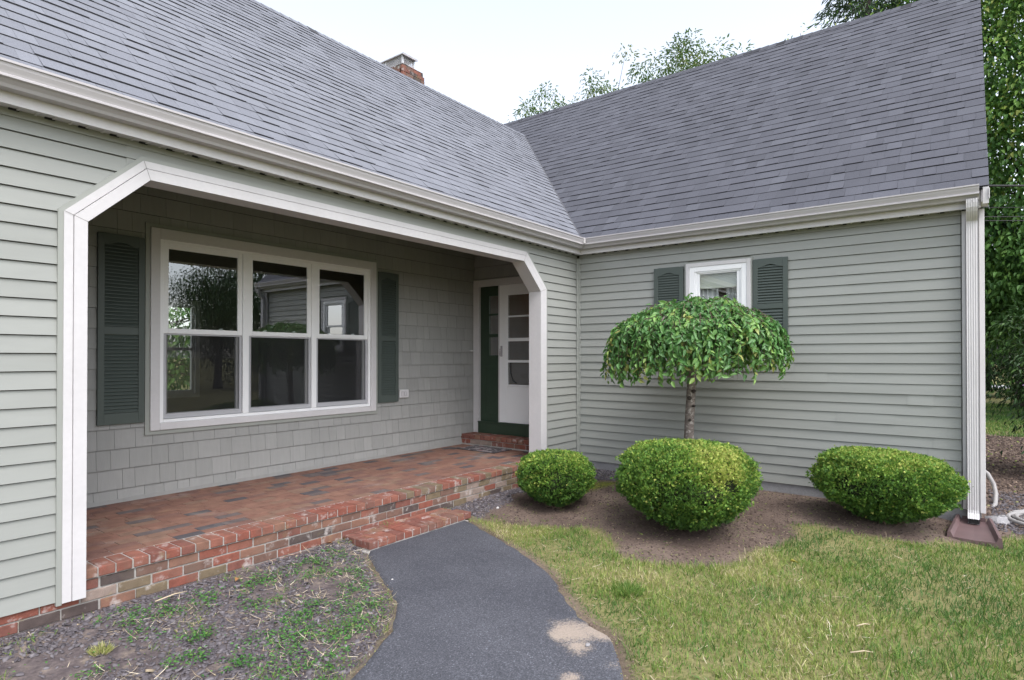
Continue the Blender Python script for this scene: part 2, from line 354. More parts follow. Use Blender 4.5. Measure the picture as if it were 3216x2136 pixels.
def soft(poly, x, y, wd=.12, wob=.16, seed=3):
    d = segdist(x, y, poly); s = np.where(inpoly(x, y, poly), d, -d) + (fbm(x, y, 4, seed) - .5) * wob * 2
    return np.clip(s / wd + .5, 0, 1)
def left_side(x, y):  # ground between the path and the left half of the house
    P = [(-30, 1)] + PATH_L[::-1][:1] + PATH_L[::-1][1:] + [(-3.9, .3), (-30, .3)]
    return inpoly(x, y, PATH_L + [(-12, .5), (-3.9, .5)])
def zones(x, y):
    dirt = soft(BED, x, y) ; dp = segdist(x, y, PATH)
    edge = np.clip(1 - (dp - .02) / (.05 + .07 * fbm(x, y, 2.5, 8)), 0, 1) * .9
    grav = np.maximum(soft(GRAV_R, x, y, .1, .1), left_side(x, y) * 1.0)
    moss = soft([(-1.45, -.42), (-.75, -.62), (-.55, -.95), (-1.25, -.75)], x, y, .1, .1)
    dirt = np.maximum(dirt, edge * (1 - left_side(x, y)))
    return dirt, grav, moss
go = np_obj('ground', V, F, np.zeros(len(F)), ground_mat(), None, True); go['kind'] = 'structure'
zd, zg_, zm = zones(X.ravel(), Y.ravel())
ca = go.data.attributes.new('zone', 'FLOAT_COLOR', 'POINT')
ca.data.foreach_set('color', np.stack([zd, zg_, zm, np.ones_like(zd)], 1).astype(np.float32).ravel())

def resample(P, n):
    P = np.array(P, float); d = np.r_[0, np.cumsum(np.hypot(*np.diff(P, axis=0).T))]; t = np.linspace(0, d[-1], n)
    return np.stack([np.interp(t, d, P[:, 0]), np.interp(t, d, P[:, 1])], 1)
nA, nB = 220, 40
LL, RR = resample(PATH_L, nA), resample(PATH_R, nA)
jit = lambda a, s: np.stack([(vnoise(np.arange(nA) * 1., np.zeros(nA), .55, s) - .5) * a, (vnoise(np.arange(nA) * 1., np.zeros(nA), .6, s + 9) - .5) * a], 1)
LL = LL + jit(.018, 1); RR = RR + jit(.025, 2)
t = np.linspace(0, 1, nB)[None, :, None]; PP = LL[:, None] * (1 - t) + RR[:, None] * t
pz = np.full(PP.shape[:2], -.204) ; pz[:, 0] -= .035; pz[:, -1] -= .035; pz += .004 * (vnoise(PP[..., 0], PP[..., 1], 1.5, 4) - .5)
V = np.concatenate([PP, pz[..., None]], -1).reshape(-1, 3); idx = np.arange(nA * nB).reshape(nA, nB)
F = np.stack([idx[:-1, :-1], idx[:-1, 1:], idx[1:, 1:], idx[1:, :-1]], -1).reshape(-1, 4)
def asphalt_mat():
    m, nt, n, b = newmat('asphalt')
    n1 = tex_noise(nt, 1.6, 4); n2 = tex_noise(nt, 110, 3, .75)
    base = ramp(nt, [(.3, (.058, .060, .072)), (.7, (.085, .087, .101))]); nt.links.new(n1.outputs['Fac'], base.inputs[0])
    sp = ramp(nt, [(.30, .45), (.5, .95), (.62, 1.4), (.70, 3.2)]); nt.links.new(n2.outputs['Fac'], sp.inputs[0])
    c = mix(nt, 'MULTIPLY', 1.0, base.outputs[0], sp.outputs[0])
    a = attr(nt, 'sand'); gr = tex_noise(nt, 90, 4, .8); ad = nt.nodes.new('ShaderNodeMath'); ad.operation = 'MULTIPLY_ADD'; ad.inputs[1].default_value = .85; nt.links.new(gr.outputs['Fac'], ad.inputs[0])
    hm = nt.nodes.new('ShaderNodeMath'); hm.operation = 'MULTIPLY'; hm.inputs[1].default_value = .72; nt.links.new(a.outputs['Fac'], hm.inputs[0]); nt.links.new(hm.outputs[0], ad.inputs[2]); rr = ramp(nt, [(.80, 0.0), (.98, .92)]); nt.links.new(ad.outputs[0], rr.inputs[0])
    sc_ = ramp(nt, [(.3, (.29, .235, .19)), (.7, (.39, .325, .27))]); nt.links.new(n2.outputs['Fac'], sc_.inputs[0])
    c = mix(nt, 'MIX', rr.outputs[0], c, sc_.outputs[0]); nt.links.new(c, b.inputs['Base Color'])
    b.inputs['Roughness'].default_value = .85; b.inputs['Specular IOR Level'].default_value = .3
    bp = nt.nodes.new('ShaderNodeBump'); bp.inputs['Strength'].default_value = .6; bp.inputs['Distance'].default_value = .006
    nt.links.new(n2.outputs['Fac'], bp.inputs['Height']); nt.links.new(bp.outputs[0], b.inputs['Normal']); return m
po = np_obj('path', V, F, np.zeros(len(F)), asphalt_mat(), None, True); po['kind'] = 'structure'
x, y = V[:, 0], V[:, 1]; sand = np.zeros(len(V))
for (cx, cy, rx, a) in [(-4.20, -2.50, .21, 1.0), (-4.33, -2.60, .15, .95), (-4.10, -2.60, .17, .95), (-4.64, -2.74, .09, .8), (-4.78, -2.25, .07, .45), (-4.35, -2.14, .05, .4), (-3.81, -1.78, .03, .4), (-4.4, -2.85, .10, .7), (-3.95, -2.38, .09, .5)]:
    sand = np.maximum(sand, a * np.clip(1.05 - .72 * np.hypot(x - cx, y - cy) / rx + (fbm(x, y, 7, 4) - .5) * .8, 0, 1))
ed = segdist(x, y, PATH_R, False); sand = np.maximum(sand, np.clip(.62 - ed / .05, 0, .62) * (fbm(x, y, 5, 2) > .42))
at = po.data.attributes.new('sand', 'FLOAT', 'POINT'); at.data.foreach_set('value', sand.astype(np.float32))

# ------------------------------------------------------------------ the house
house = thing('house', 'sage green clapboard house with grey shingle roofs and a recessed brick porch', 'house')
XO = dict(xol=-6.052, xul=-5.596, xur=-1.240, xor_=-.783, zso=2.3255, zto=2.759, zb=-.05)
XI = dict(xol=-5.902, xul=-5.545, xur=-1.311, xor_=-.951, zso=2.269, zto=2.611, zb=-.05)
def arch(f):
    g = {k: XO[k] * (1 - f) + XI[k] * f for k in XO}
    return [(g['xol'], g['zb']), (g['xol'], g['zso']), (g['xul'], g['zto']), (g['xur'], g['zto']), (g['xor_'], g['zso']), (g['xor_'], g['zb'])]
BY = 1.787   # back wall of the porch
ZS = 2.842   # soffit
# siding of the front wall (faces -y)
def xleft(z):
    g = arch(.12)
    if z <= g[1][1]: return g[1][0]
    if z >= g[2][1]: return None
    return g[1][0] + (g[2][0] - g[1][0]) * (z - g[1][1]) / (g[2][1] - g[1][1])
def xright(z):
    g = arch(.12)
    if z <= g[4][1]: return g[4][0]
    if z >= g[3][1]: return None
    return g[4][0] + (g[3][0] - g[4][0]) * (z - g[4][1]) / (g[3][1] - g[4][1])
def course(mb, axis, a0, a1, b0, b1, z0, z1, t, out=0.0, step=.013):
    """one clapboard; a0..a1 at the bottom, b0..b1 at the top; lip at the bottom stands proud"""
    P = (lambda u, h, z: (u, h, z)) if axis == 1 else (lambda u, h, z: (h, u, z))
    o = out
    g = .0055   # undercut lock joint below every board
    pts = [P(a0, o, z0 + g), P(a1, o, z0 + g), P(b1, o + step, z1), P(b0, o + step, z1)]
    lip = [P(a0, o + step + .016, z0 + g), P(a1, o + step + .016, z0 + g), P(a1, o, z0 + g), P(a0, o, z0 + g)]
    ledge = [P(b0, o + step, z1), P(b1, o + step, z1), P(b1, o + step + .016, z1), P(b0, o + step + .016, z1)]
    mb.face(pts, t); mb.face(lip, t); mb.face(ledge, t); mb.face([P(a0, o + step + .016, z0 - .001), P(a1, o + step + .016, z0 - .001), P(a1, o + step + .016, z0 + g), P(a0, o + step + .016, z0 + g)], t)
mb = MB()
zc = [-.045 + .1068 * i for i in range(20)] + [2.093 + .1058 * i for i in range(8)]
for i in range(len(zc) - 1):
    z0, z1 = zc[i], min(zc[i + 1], ZS - .03)
    if z0 >= ZS - .04: break
    l0, l1 = xleft(z0), xleft(z1); r0, r1 = xright(z0), xright(z1)
    tt = random.random
    if l0 is None: course(mb, 1, -9.5, -.012, -9.5, -.012, z0, z1, tt())
    else:
        l1 = l1 if l1 is not None else l0 + (z1 - z0); r1 = r1 if r1 is not None else r0 - (z1 - z0)
        s0 = random.uniform(-8.6, -6.6)
        course(mb, 1, -9.5, s0, -9.5, s0, z0, z1, tt()); course(mb, 1, s0, l0, s0, l1, z0, z1, tt(), -.003)
        course(mb, 1, r0, -.012, r1, -.012, z0, z1, tt())
mb.box(-9.5, -.03, -.004, .014, ZS - .03, ZS + .02, .4)
mb.box(-5.68, -1.16, .004, .0135, 2.66, ZS - .03, .5)
mb.build('front_wall', M['siding'], house)
# inner leaf and porch side of the front wall
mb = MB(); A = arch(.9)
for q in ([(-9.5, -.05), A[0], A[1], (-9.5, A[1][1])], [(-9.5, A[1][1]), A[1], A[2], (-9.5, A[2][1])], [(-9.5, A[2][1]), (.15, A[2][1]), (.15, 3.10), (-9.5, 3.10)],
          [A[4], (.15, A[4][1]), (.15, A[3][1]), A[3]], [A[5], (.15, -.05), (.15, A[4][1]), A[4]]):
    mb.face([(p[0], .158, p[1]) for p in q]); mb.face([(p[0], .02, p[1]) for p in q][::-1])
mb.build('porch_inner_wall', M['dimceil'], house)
# siding of the wing wall (faces -x)
YE1, YE = -4.314, -4.475
mb = MB(); zc2 = [0.0 + .10485 * i for i in range(29)]
WH = (-2.335, -1.58, 1.53, 2.57)
for i in range(len(zc2) - 1):
    z0, z1 = zc2[i], min(zc2[i + 1], ZS - .03)
    if z0 > ZS - .04: break
    segs = [(YE1 + .01, -.012)]
    if WH[2] < (z0 + z1) / 2 < WH[3]: segs = [(YE1 + .01, WH[0]), (WH[1], -.012)]
    for a, b in segs:
        cuts = [a] + sorted(random.uniform(a, b) for _ in range(1 if b - a > 2.5 else 0) if 1) + [b]
        if b - a > 2.5 and random.random() < .35: cuts.insert(1, (cuts[0] + cuts[1]) / 2)
        for k in range(len(cuts) - 1):
            course(mb, 0, cuts[k], cuts[k + 1], cuts[k], cuts[k + 1], z0, z1, random.random(), -.004 * (k % 2))
mb.box(-.004, .014, YE1, -.03, ZS - .03, ZS + .02, .4)
mb.holes(0, .034, YE, -.0, -.05, 3.0, [WH])
mb.build('wing_wall', M['siding'], house)
mb = MB(); mb.box(-.020, .0, -.020, -.0, .0, ZS - .03); mb.box(-.014, .0, -.042, -.02, .0, ZS - .031); mb.box(-.042, -.02, -.014, 0, .0, ZS - .031)
mb.build('inside_corner_post', M['sidetrim'], house, bevel=.003)
mb = MB(); mb.box(-.028, 0, YE1 - .03, YE1, -.03, ZS); mb.box(-.022, 0, YE + .03, YE1 - .03, -.035, ZS); mb.box(-.032, 0.02, YE - .012, YE + .03, -.05, ZS)
mb.box(.02, .14, YE - .012, YE, -.05, ZS)
mb.build('corner_post', M['cream'], house, bevel=.003)
# gable end, rear walls and their roofs (out of the photograph, closing the building)
mb = MB()
mb.face([(.01, YE, -.05), (8.55, YE, -.05), (8.55, YE, 3.0), (4.27, YE, 6.98), (.01, YE, 3.0)])
mb.build('gable_wall', M['siding'], house)
mb = MB(); mb.face([(-9.5, .02, -.05), (-9.5, .02, 3.1), (-9.5, 3.4, 6.2), (-9.5, 6.8, 3.1), (-9.5, 6.8, -.05)])
mb.holes(1, 6.8, -9.5, 8.6, -.05, 3.1, [(-3.5, -2.1, .78, 2.38)]); mb.face([(8.55, 8.5, -.05), (8.55, YE, -.05), (8.55, YE, 3), (8.55, 8.5, 3)])
mb.build('rear_wall', M['siding'], house)

# porch opening trim
prof = [(0, .012), (0, -.014), (.19, -.014), (.19, -.022), (.50, -.022), (.515, -.010), (.535, -.026), (1.0, -.026), (1.0, .160)]
mb = MB()
for a, b in zip(prof[1:-1], prof[2:]):
    if a[0] < .19: continue
    A, B = arch(a[0]), arch(b[0])
    for k in range(5):
        mb.face([(A[k][0], a[1], A[k][1]), (B[k][0], b[1], B[k][1]), (B[k + 1][0], b[1], B[k + 1][1]), (A[k + 1][0], a[1], A[k + 1][1])])
for s in (0, 5):
    mb.face([(arch(f)[s][0], yy, -.05) for f, yy in prof[2:]])
arch_o = mb.build('porch_arch', M['cream'], house)
mb = MB()
for a, b in zip(prof[:2], prof[1:3]):
    A, B = arch(a[0]), arch(b[0])
    for k in range(5):
        dz = -.012 if True else 0
        mb.face([(A[k][0], a[1], A[k][1] + (dz if k == 0 else 0)), (B[k][0], b[1], B[k][1] + (dz if k == 0 else 0)), (B[k + 1][0], b[1], B[k + 1][1]), (A[k + 1][0], a[1], A[k + 1][1])])
mb.build('edge_trim', M['sidetrim'], arch_o)

for k in (1, 2, 3, 4):
    a, b = arch(.19), arch(1.0); p, q = Vector((a[k][0], 0, a[k][1])), Vector((b[k][0], 0, b[k][1])); n_ = Vector(((q - p).z, 0, -(q - p).x)).normalized() * .0011
    mb = MB(); mb.face([(p - n_ + Vector((0, -.0265, 0))), (q - n_ + Vector((0, -.0265, 0))), (q + n_ + Vector((0, -.0265, 0))), (p + n_ + Vector((0, -.0265, 0)))]); mb.build('mitre_joint', M['dimceil'], arch_o)
# porch: brick front, coping, floor, step at the door
mb = MB(); rows = [.045 - .07 * i for i in range(5)]
for i in range(4):
    zt, zb = rows[i] - .005, rows[i] - .065
    xx = -9.5 + (.1 if i % 2 else 0)
    while xx < -.02:
        wdt = .195 + random.uniform(-.004, .004); t = random.random()
        if xx > -2.6 and random.random() < .75: t = random.choice((.9, .9, .65, .95))
        j = random.uniform(-.002, .002)
        mb.box(xx, min(xx + wdt, -.005), .012 + j, .10, zb, zt, t); xx += .205
fb = mb.build('brick_foundation', M['brick'], house, bevel=.004)
mb = MB(); mb.box(-9.5, -.006, .019, .11, -.5, .046); mb.build('mortar', M['mortar'], fb)
mb = MB(); xx = -5.925
while xx < -.96:
    t = random.random()
    if xx > -3.2 and random.random() < .4: t = .9
    if .9 < t: t = random.random() * .5
    j = random.uniform(-.003, .003)
    mb.box(xx, xx + .091 + random.uniform(-.002, .002), -.002 + j, .195, .050, .111 + random.uniform(-.001, .001), t); xx += .1003
cp = mb.build('porch_coping', M['brick'], house, bevel=.006)
mb = MB(); mb.box(-5.93, -.94, .006, .2, .046, .105); mb.build('mortar', M['mortar'], cp)
mb = MB(); yy = .2; r = 0
while yy < BY - .01:
    xx = -6.0 - random.uniform(0, .2)
    while xx < -.16:
        mb.box(max(xx, -5.99), min(xx + .197, -.152), yy + .003, min(yy + .097, BY), .06, .1125 + random.uniform(-.0012, .0012), random.random(), skip='b'); xx += .2025
    yy += .1; r += 1
pf = mb.build('porch_floor', M['paver'], house, bevel=.003)
mb = MB(); mb.box(-6.0, -.152, .19, BY, .03, .1085); mb.build('mortar', M['mortar'], pf)
mb = MB(); yy = .22
while yy < 1.78:
    mb.box(-.46 + random.uniform(-.003, .003), -.16, yy, min(yy + .092, BY - .002), .205, .272, random.random() * .62); yy += .1
yy = .17
while yy < 1.78:
    mb.box(-.452, -.16, yy, min(yy + .195, BY - .002), .135, .197, random.choice((.1, .2, .3, .45, .96))); yy += .205
ds = mb.build('door_step', M['brick'], house, bevel=.005)
mb = MB(); mb.box(-.445, -.155, .2, BY - .003, .1, .264); mb.build('mortar', M['mortar'], ds)

# shingled porch walls
WIN = (-4.79, -2.17, .76, 2.62)
def shingle_wall(name, axis, h, a0, a1, z0, z1, first, hole, sgn):
    mb = MB(); k = 0; z = first - .181
    while z < z1:
        a = a0 - random.uniform(0, .15)
        while a < a1:
            wd = random.uniform(.10, .26); b = a + wd
            za, zb_ = max(z, z0), min(z + .181, z1)
            if zb_ - za > .01:
                segs = [(max(a, a0), min(b - .0025, a1))]
                if hole and hole[2] < (za + zb_) / 2 < hole[3]:
                    ns = []
                    for (p, q) in segs:
                        if q <= hole[0] or p >= hole[1]: ns.append((p, q))
                        else:
                            if p < hole[0]: ns.append((p, hole[0]))
                            if q > hole[1]: ns.append((hole[1], q))
                    segs = ns
                for (p, q) in segs:
                    if q - p < .004: continue
                    t = random.uniform(.1, 1); o = random.uniform(0, .0015); s = sgn
                    P = (lambda u, hh, zz: (u, hh, zz)) if axis == 1 else (lambda u, hh, zz: (hh, u, zz))
                    lo, up = h + s * (.018 + o), h + s * (.004 + o); za += .003
                    mb.face([P(p, lo, za), P(q, lo, za), P(q, up, zb_), P(p, up, zb_)], t)
                    mb.face([P(p, h, za), P(q, h, za), P(q, lo, za), P(p, lo, za)], 0)  # butt underside painted dark, stands in for the shadow line under each course
                    mb.face([P(p, h, za), P(p, lo, za), P(p, up, zb_), P(p, h, zb_)], t); mb.face([P(q, lo, za), P(q, h, za), P(q, h, zb_), P(q, up, zb_)], t)
            a = b
        z += .181
    if axis == 1: mb.holes(1, h, a0, a1, z0, z1, [hole] if hole else [])
    else: mb.holes(0, h, a0, a1, z0, z1, [hole] if hole else [])
    return mb.build(name, M['shingle'], house)
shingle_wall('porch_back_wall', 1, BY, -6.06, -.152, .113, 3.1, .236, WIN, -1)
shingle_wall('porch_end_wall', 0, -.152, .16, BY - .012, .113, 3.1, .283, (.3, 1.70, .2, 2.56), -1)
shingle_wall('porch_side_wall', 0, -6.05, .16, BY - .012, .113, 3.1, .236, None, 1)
mb = MB(); mb.box(-6.04, -.47, BY - .02, BY - .014, .1135, .15); mb.build('base_board', M['shingle'], house)
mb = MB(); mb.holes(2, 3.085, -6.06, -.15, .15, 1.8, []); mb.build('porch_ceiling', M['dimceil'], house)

# triple window in the porch
mb = MB(); mb.frame(1, -4.872, -2.10, .700, 2.69, .04, BY - .030, BY - .004); wtrim_bg = mb
wy = BY - .047
mb = MB(); mb.frame(1, -4.832, -2.136, .739, 2.656, .084, wy, BY - .0, wb=.068, wt=.100)
win = mb.build('triple_window', M['cream'], house, bevel=.004)
wtrim_bg.build('surround_trim', M['sidetrim'], win)
mb = MB(); mb.frame(1, -4.7478, -2.2202, .807, 2.556, .036, wy + .016, BY + .06, wb=.03, wt=.032); mb.build('frame', M['white'], win, bevel=.003)
mull = [(-3.925, -3.858), (-3.088, -3.022)]
for a, b in mull:
    mb = MB(); mb.box(a, b, wy + .014, BY + .06, .837, 2.524); mb.build('mullion', M['white'], win, bevel=.003)
bays = [(-4.7118, -3.925), (-3.858, -3.088), (-3.022, -2.2562)]
for a, b in bays:
    mb = MB(); mb.frame(1, a, b, 1.66, 2.524, .050, wy + .030, BY + .005, wb=.048, wt=.048); mb.build('upper_sash', M['white'], win, bevel=.003)
    mb = MB(); mb.frame(1, a, b, .837, 1.70, .052, BY + .012, BY + .045, wb=.055, wt=.045); mb.build('lower_sash', M['white'], win, bevel=.003)
    mb = MB(); mb.frame(1, a + .003, b - .003, .842, 1.657, .026, wy + .034, wy + .046, wb=.045, wt=.012); mb.build('screen_frame', M['screenframe'], win)
    mb = MB(); mb.holes(1, wy + .041, a + .028, b - .028, .885, 1.646, []); mb.build('insect_screen', M['screen'], win)
    mb = MB(); mb.holes(1, BY - .008, a + .049, b - .049, 1.707, 2.477, []); mb.build('pane', M['glass'], win)
    mb = MB(); mb.holes(1, BY + .028, a + .051, b - .051, .891, 1.656, []); mb.build('pane', M['glass'], win)
    for fx in (.28, .74):
        cx = a + (b - a) * fx
        mb = MB(); mb.box(cx - .032, cx + .032, BY + .016, BY + .040, 1.7005, 1.712); mb.tube([(cx - .02, BY + .028, 1.716), (cx + .018, BY + .026, 1.722)], .007, 6)
        mb.build('sash_lock', M['white'], win)

# shutters: axis 1 faces -y, axis 0 faces -x
def shutter(axis, h, a0, a1, z0, z1, mids, label=None):
    mb = MB(); st = .052; th = .03
    def bx(u0, u1, w0, w1, h0, h1, t=.5):
        if axis == 1: mb.box(u0, u1, h0, h1, w0, w1, t)
        else: mb.box(h0, h1, u0, u1, w0, w1, t)
    bx(a0, a0 + st, z0, z1, h - th, h); bx(a1 - st, a1, z0, z1, h - th, h)
    bx(a0 + st, a1 - st, z0, z0 + .10, h - th + .002, h); bx(a0 + st, a1 - st, mids[0], mids[1], h - th + .002, h)
    # arched top rail
    n = 12; u0, u1 = a0 + st, a1 - st; pts = [(u0, z1), (u0, z1 - .10)]
    for k in range(n + 1):
        f = k / n; pts.append((u0 + (u1 - u0) * f, z1 - .10 + .035 * math.sin(math.pi * f) ** 2 * (1 if .12 < f < .88 else .3)))
    pts.append((u1, z1))
    if axis == 1: mb.prism(pts, 1, h - th + .002, h)
    else: mb.prism(pts, 0, h - th + .002, h)
    bx(a0 + .005, a1 - .005, z0 + .005, z1 - .005, h - .006, h - .001)
    fr = mb.build('shutter', M['shutter'], house, bevel=.002, label=label)
    lv = MB()
    for (b0, b1) in ((z0 + .105, mids[0] - .004), (mids[1] + .006, z1 - .068)):
        n = int((b1 - b0) / .0315); dz = (b1 - b0) / n
        for k in range(n):
            zz = b0 + dz * k
            P = (lambda u, hh, z: (u, hh, z)) if axis == 1 else (lambda u, hh, z: (hh, u, z))
            q = [(h - th + .004, zz), (h - th + .004, zz + .006), (h - .008, zz + dz * .98), (h - .008, zz + dz * .80)]
            for e in range(4):
                c, d = q[e], q[(e + 1) % 4]; lv.face([P(u0, c[0], c[1]), P(u1, c[0], c[1]), P(u1, d[0], d[1]), P(u0, d[0], d[1])])
    lv.build('louvres', M['shutter'], fr)
shutter(1, BY - .014, -5.262, -4.882, .825, 2.538, (1.634, 1.705))
shutter(1, BY - .014, -2.098, -1.750, .835, 2.545, (1.640, 1.711))
shutter(0, -.002, -2.748, -2.372, 1.533, 2.562, (1.985, 2.045))
shutter(0, -.002, -1.535, -1.150, 1.533, 2.562, (1.985, 2.045))

# small window of the wing
mb = MB(); mb.frame(0, -2.364, -1.553, 1.50, 2.602, .018, -.020, .01); sw_bg = mb
mb = MB(); mb.frame(0, -2.346, -1.571, 1.518, 2.584, .045, -.034, .014)
sw = mb.build('small_window', M['cream'], house, bevel=.003); sw_bg.build('surround_trim', M['sidetrim'], sw)
mb = MB(); mb.frame(0, -2.301, -1.616, 1.563, 2.539, .062, -.026, .05); mb.frame(0, -2.239, -1.678, 1.625, 2.477, .018, -.016, .05, wb=.018, wt=.018); mb.build('frame', M['white'], sw, bevel=.003)
mb = MB(); mb.frame(0, -2.221, -1.696, 2.02, 2.459, .038, -.006, .02, wb=.036, wt=.014); mb.build('upper_sash', M['white'], sw, bevel=.002)
mb = MB(); mb.frame(0, -2.221, -1.696, 1.643, 2.056, .038, .024, .046); mb.build('lower_sash', M['white'], sw, bevel=.002)
mb = MB(); mb.holes(0, .006, -2.185, -1.732, 2.05, 2.447, []); mb.build('pane', M['glass'], sw)
mb = MB(); mb.holes(0, .035, -2.185, -1.732, 1.68, 2.02, []); mb.build('pane', M['glass'], sw)
mb = MB(); mb.box(.06, .064, -2.22, -1.70, 2.285, 2.47); mb.box(.057, .068, -2.22, -1.70, 2.272, 2.287); mb.build('blind', M['blind'], sw)
for (a, b) in ((-2.23, -2.02), (-1.93, -1.69)):
    mb = MB(); n = 40; P = []
    for k in range(n + 1):
        f = k / n; P.append((.11 + .022 * math.sin(f * 26 + a * 5) + .01 * math.sin(f * 11), a + (b - a) * f))
    for k in range(n): mb.face([(P[k][0], P[k][1], 1.55), (P[k + 1][0], P[k + 1][1], 1.55), (P[k + 1][0], P[k + 1][1], 2.5), (P[k][0], P[k][1], 2.5)])
    mb.build('curtain', M['curtain'], sw, smooth=True)

# door at the end of the porch (faces -x)
dx = -.152
mb = MB(); mb.box(dx - .035, dx + .02, 1.662, 1.767, .274, 2.616); mb.box(dx - .035, dx + .02, .20, .305, .274, 2.616); mb.box(dx - .035, dx + .02, .305, 1.662, 2.515, 2.616)
mb.box(dx - .042, dx - .035, 1.735, 1.767, .274, 2.62); mb.box(dx - .012, dx + .06, 1.268, 1.296, .447, 2.515)
door = mb.build('front_door', M['cream'], house, bevel=.004)
mb = MB(); mb.box(dx - .05, dx + .06, .305, 1.664, .272, .448); mb.box(dx - .062, dx - .05, .305, 1.664, .43, .452); mb.build('sill', M['greendoor'], door, bevel=.004)
mb = MB(); panes = [(2.095, 2.365), (1.785, 2.065), (1.46, 1.735)]
mb.box(dx + .01, dx + .045, 1.49, 1.662, .448, 2.515); mb.box(dx + .01, dx + .045, 1.296, 1.306, .448, 2.515)
zz = .448
for (a, b) in sorted(panes): mb.box(dx + .01, dx + .045, 1.306, 1.49, zz, a); zz = b
mb.box(dx + .01, dx + .045, 1.306, 1.49, zz, 2.515)
mb.frame(0, 1.34, 1.58, .56, 1.30, .015, dx + .004, dx + .012)
sdl = mb.build('sidelight', M['greendoor'], door, bevel=.003)
mb = MB(); mb.holes(0, dx + .03, 1.306, 1.49, 1.45, 2.37, []); mb.build('pane', M['doorglass'], sdl)
mb = MB(); mb.frame(0, .34, 1.266, .455, 2.512, .135, dx - .022, dx + .012, wb=.54, wt=.13)
mb.frame(0, .478, 1.128, .998, 2.380, .026, dx - .027, dx - .010)
sd = mb.build('storm_door', M['white'], door, bevel=.004)
for zz, hh in ((2.036, .022), (1.690, .048), (1.370, .036)):
    mb = MB(); mb.box(dx - .024, dx - .006, .50, 1.104, zz - hh / 2, zz + hh / 2); mb.build('glazing_bar', M['white'], sd)
mb = MB(); mb.holes(0, dx - .006, .50, 1.104, 1.02, 2.356, []); mb.build('pane', M['doorglass'], sd)
mb = MB(); mb.box(dx - .030, dx - .022, 1.205, 1.24, 1.44, 1.60); mb.tube([(dx - .03, 1.222, 1.555), (dx - .065, 1.222, 1.55), (dx - .07, 1.222, 1.52), (dx - .066, 1.222, 1.46), (dx - .035, 1.222, 1.45)], .008, 8); mb.build('handle', M['alu'], sd)
mb = MB(); mb.tube([(dx - .012, 1.06, 1.36), (dx - .014, 1.06, 1.20), (dx - .014, 1.02, 1.09), (dx - .014, .95, 1.045)], .006, 6); mb.build('cord', M['rubber'], sd)
# outlet and door bell on the shingles
mb = MB(); mb.box(-1.727, -1.563, BY - .040, BY - .008, .880, .990); ol = mb.build('outlet_box', M['cream'], house, bevel=.005)
for cx in (-1.672, -1.618):
    mb = MB(); mb.frame(1, cx - .021, cx + .021, .905, .965, .005, BY - .046, BY - .040); mb.build('socket_cover', M['alu'], ol)
mb = MB(); mb.box(-.275, -.19, BY - .035, BY - .013, 1.518, 1.540); mb.build('door_bell', M['cream'], house, bevel=.004)

# concrete foundation under the wing
mb = MB(); mb.box(.022, .2, YE + .02, .0, -.6, .01); mb.box(.2, 8.5, YE + .02, YE + .2, -.6, .01); mb.build('concrete_foundation', M['concrete'], house, bevel=.005)

# ------------------------------------------------------------------ roofs
PT = .9188; RZ = lambda d: 3.0218 + PT * (d + .17)
DM, DR, YR = 3.400, 4.271, -4.521
def roof_mesh(axis, step, length0, length1, dmax, clip, seed):
    """tabs along one slope. u runs along the eave, d is the horizontal distance up the slope"""
    rr = random.Random(seed); mb = MB(); d = -.17 - .0; k = 0
    nl = 1 / math.hypot(1, PT); 
    P = (lambda u, dd, hh: (u, dd - hh * PT * nl, RZ(dd) + hh * nl)) if axis == 1 else (lambda u, dd, hh: (dd - hh * PT * nl, u, RZ(dd) + hh * nl))
    while d < dmax - .01:
        d1 = min(d + step, dmax); u = length0 - rr.uniform(0, .3)
        run = rr.random()
        while u < length1:
            wd = rr.choice((.11, .145, .165, .165, .2, .24)); v = u + wd
            a0, b0 = clip(u, v, d); a1, b1 = clip(u, v, d1 + .002)
            a0, b0 = max(a0, length0), min(b0, length1); a1, b1 = max(a1, length0), min(b1, length1)
            if b0 - a0 > .002 or b1 - a1 > .002:
                b0 = max(a0, b0); b1 = max(a1, b1)
                thick = rr.choice((.006, .009, .0125)) ; t = min(1, max(.14, rr.gauss(.5, .18)))
                lo = [P(a0, d, thick + .001), P(b0 - .0016, d, thick)]; up = [P(b1 - .0016, d1 + .002, .0015), P(a1, d1 + .002, .0015)]
                base = [P(a0, d, -.002), P(b0 - .0016, d, -.002)]
                mb.face([lo[0], lo[1], up[0], up[1]], t); mb.face([base[0], base[1], lo[1], lo[0]], 0)  # black asphalt butt edge, darkened to draw the lip shadow of each course
                mb.face([base[0], lo[0], up[1]], t); mb.face([lo[1], base[1], up[0]], t)
            u = v
        d = d1; k += 1
    return mb
def clip_main(u, v, d):   # main slope lies where x <= y
    return min(u, d), min(v, d)
def clip_wing(u, v, d):   # wing slope lies where y <= x (below the main ridge)
    lim = d if d < DM else 8.4
    return min(u, lim), min(v, lim)
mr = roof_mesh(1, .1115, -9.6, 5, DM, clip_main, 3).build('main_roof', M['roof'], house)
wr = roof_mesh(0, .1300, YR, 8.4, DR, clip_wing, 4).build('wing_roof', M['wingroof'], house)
mb = MB(); e = .016
mb.face([(-9.6, -.165, RZ(-.165) - e), (-.165, -.165, RZ(-.165) - e), (DM, DM, RZ(DM) - e), (-9.6, DM, RZ(DM) - e)])
mb.face([(-9.6, DM, RZ(DM) - e), (6, DM, RZ(DM) - e), (6, 7.0, RZ(-.2) - e), (-9.6, 7.0, RZ(-.2) - e)]); mb.build('roof_deck', M['deck'], mr)
mb = MB()
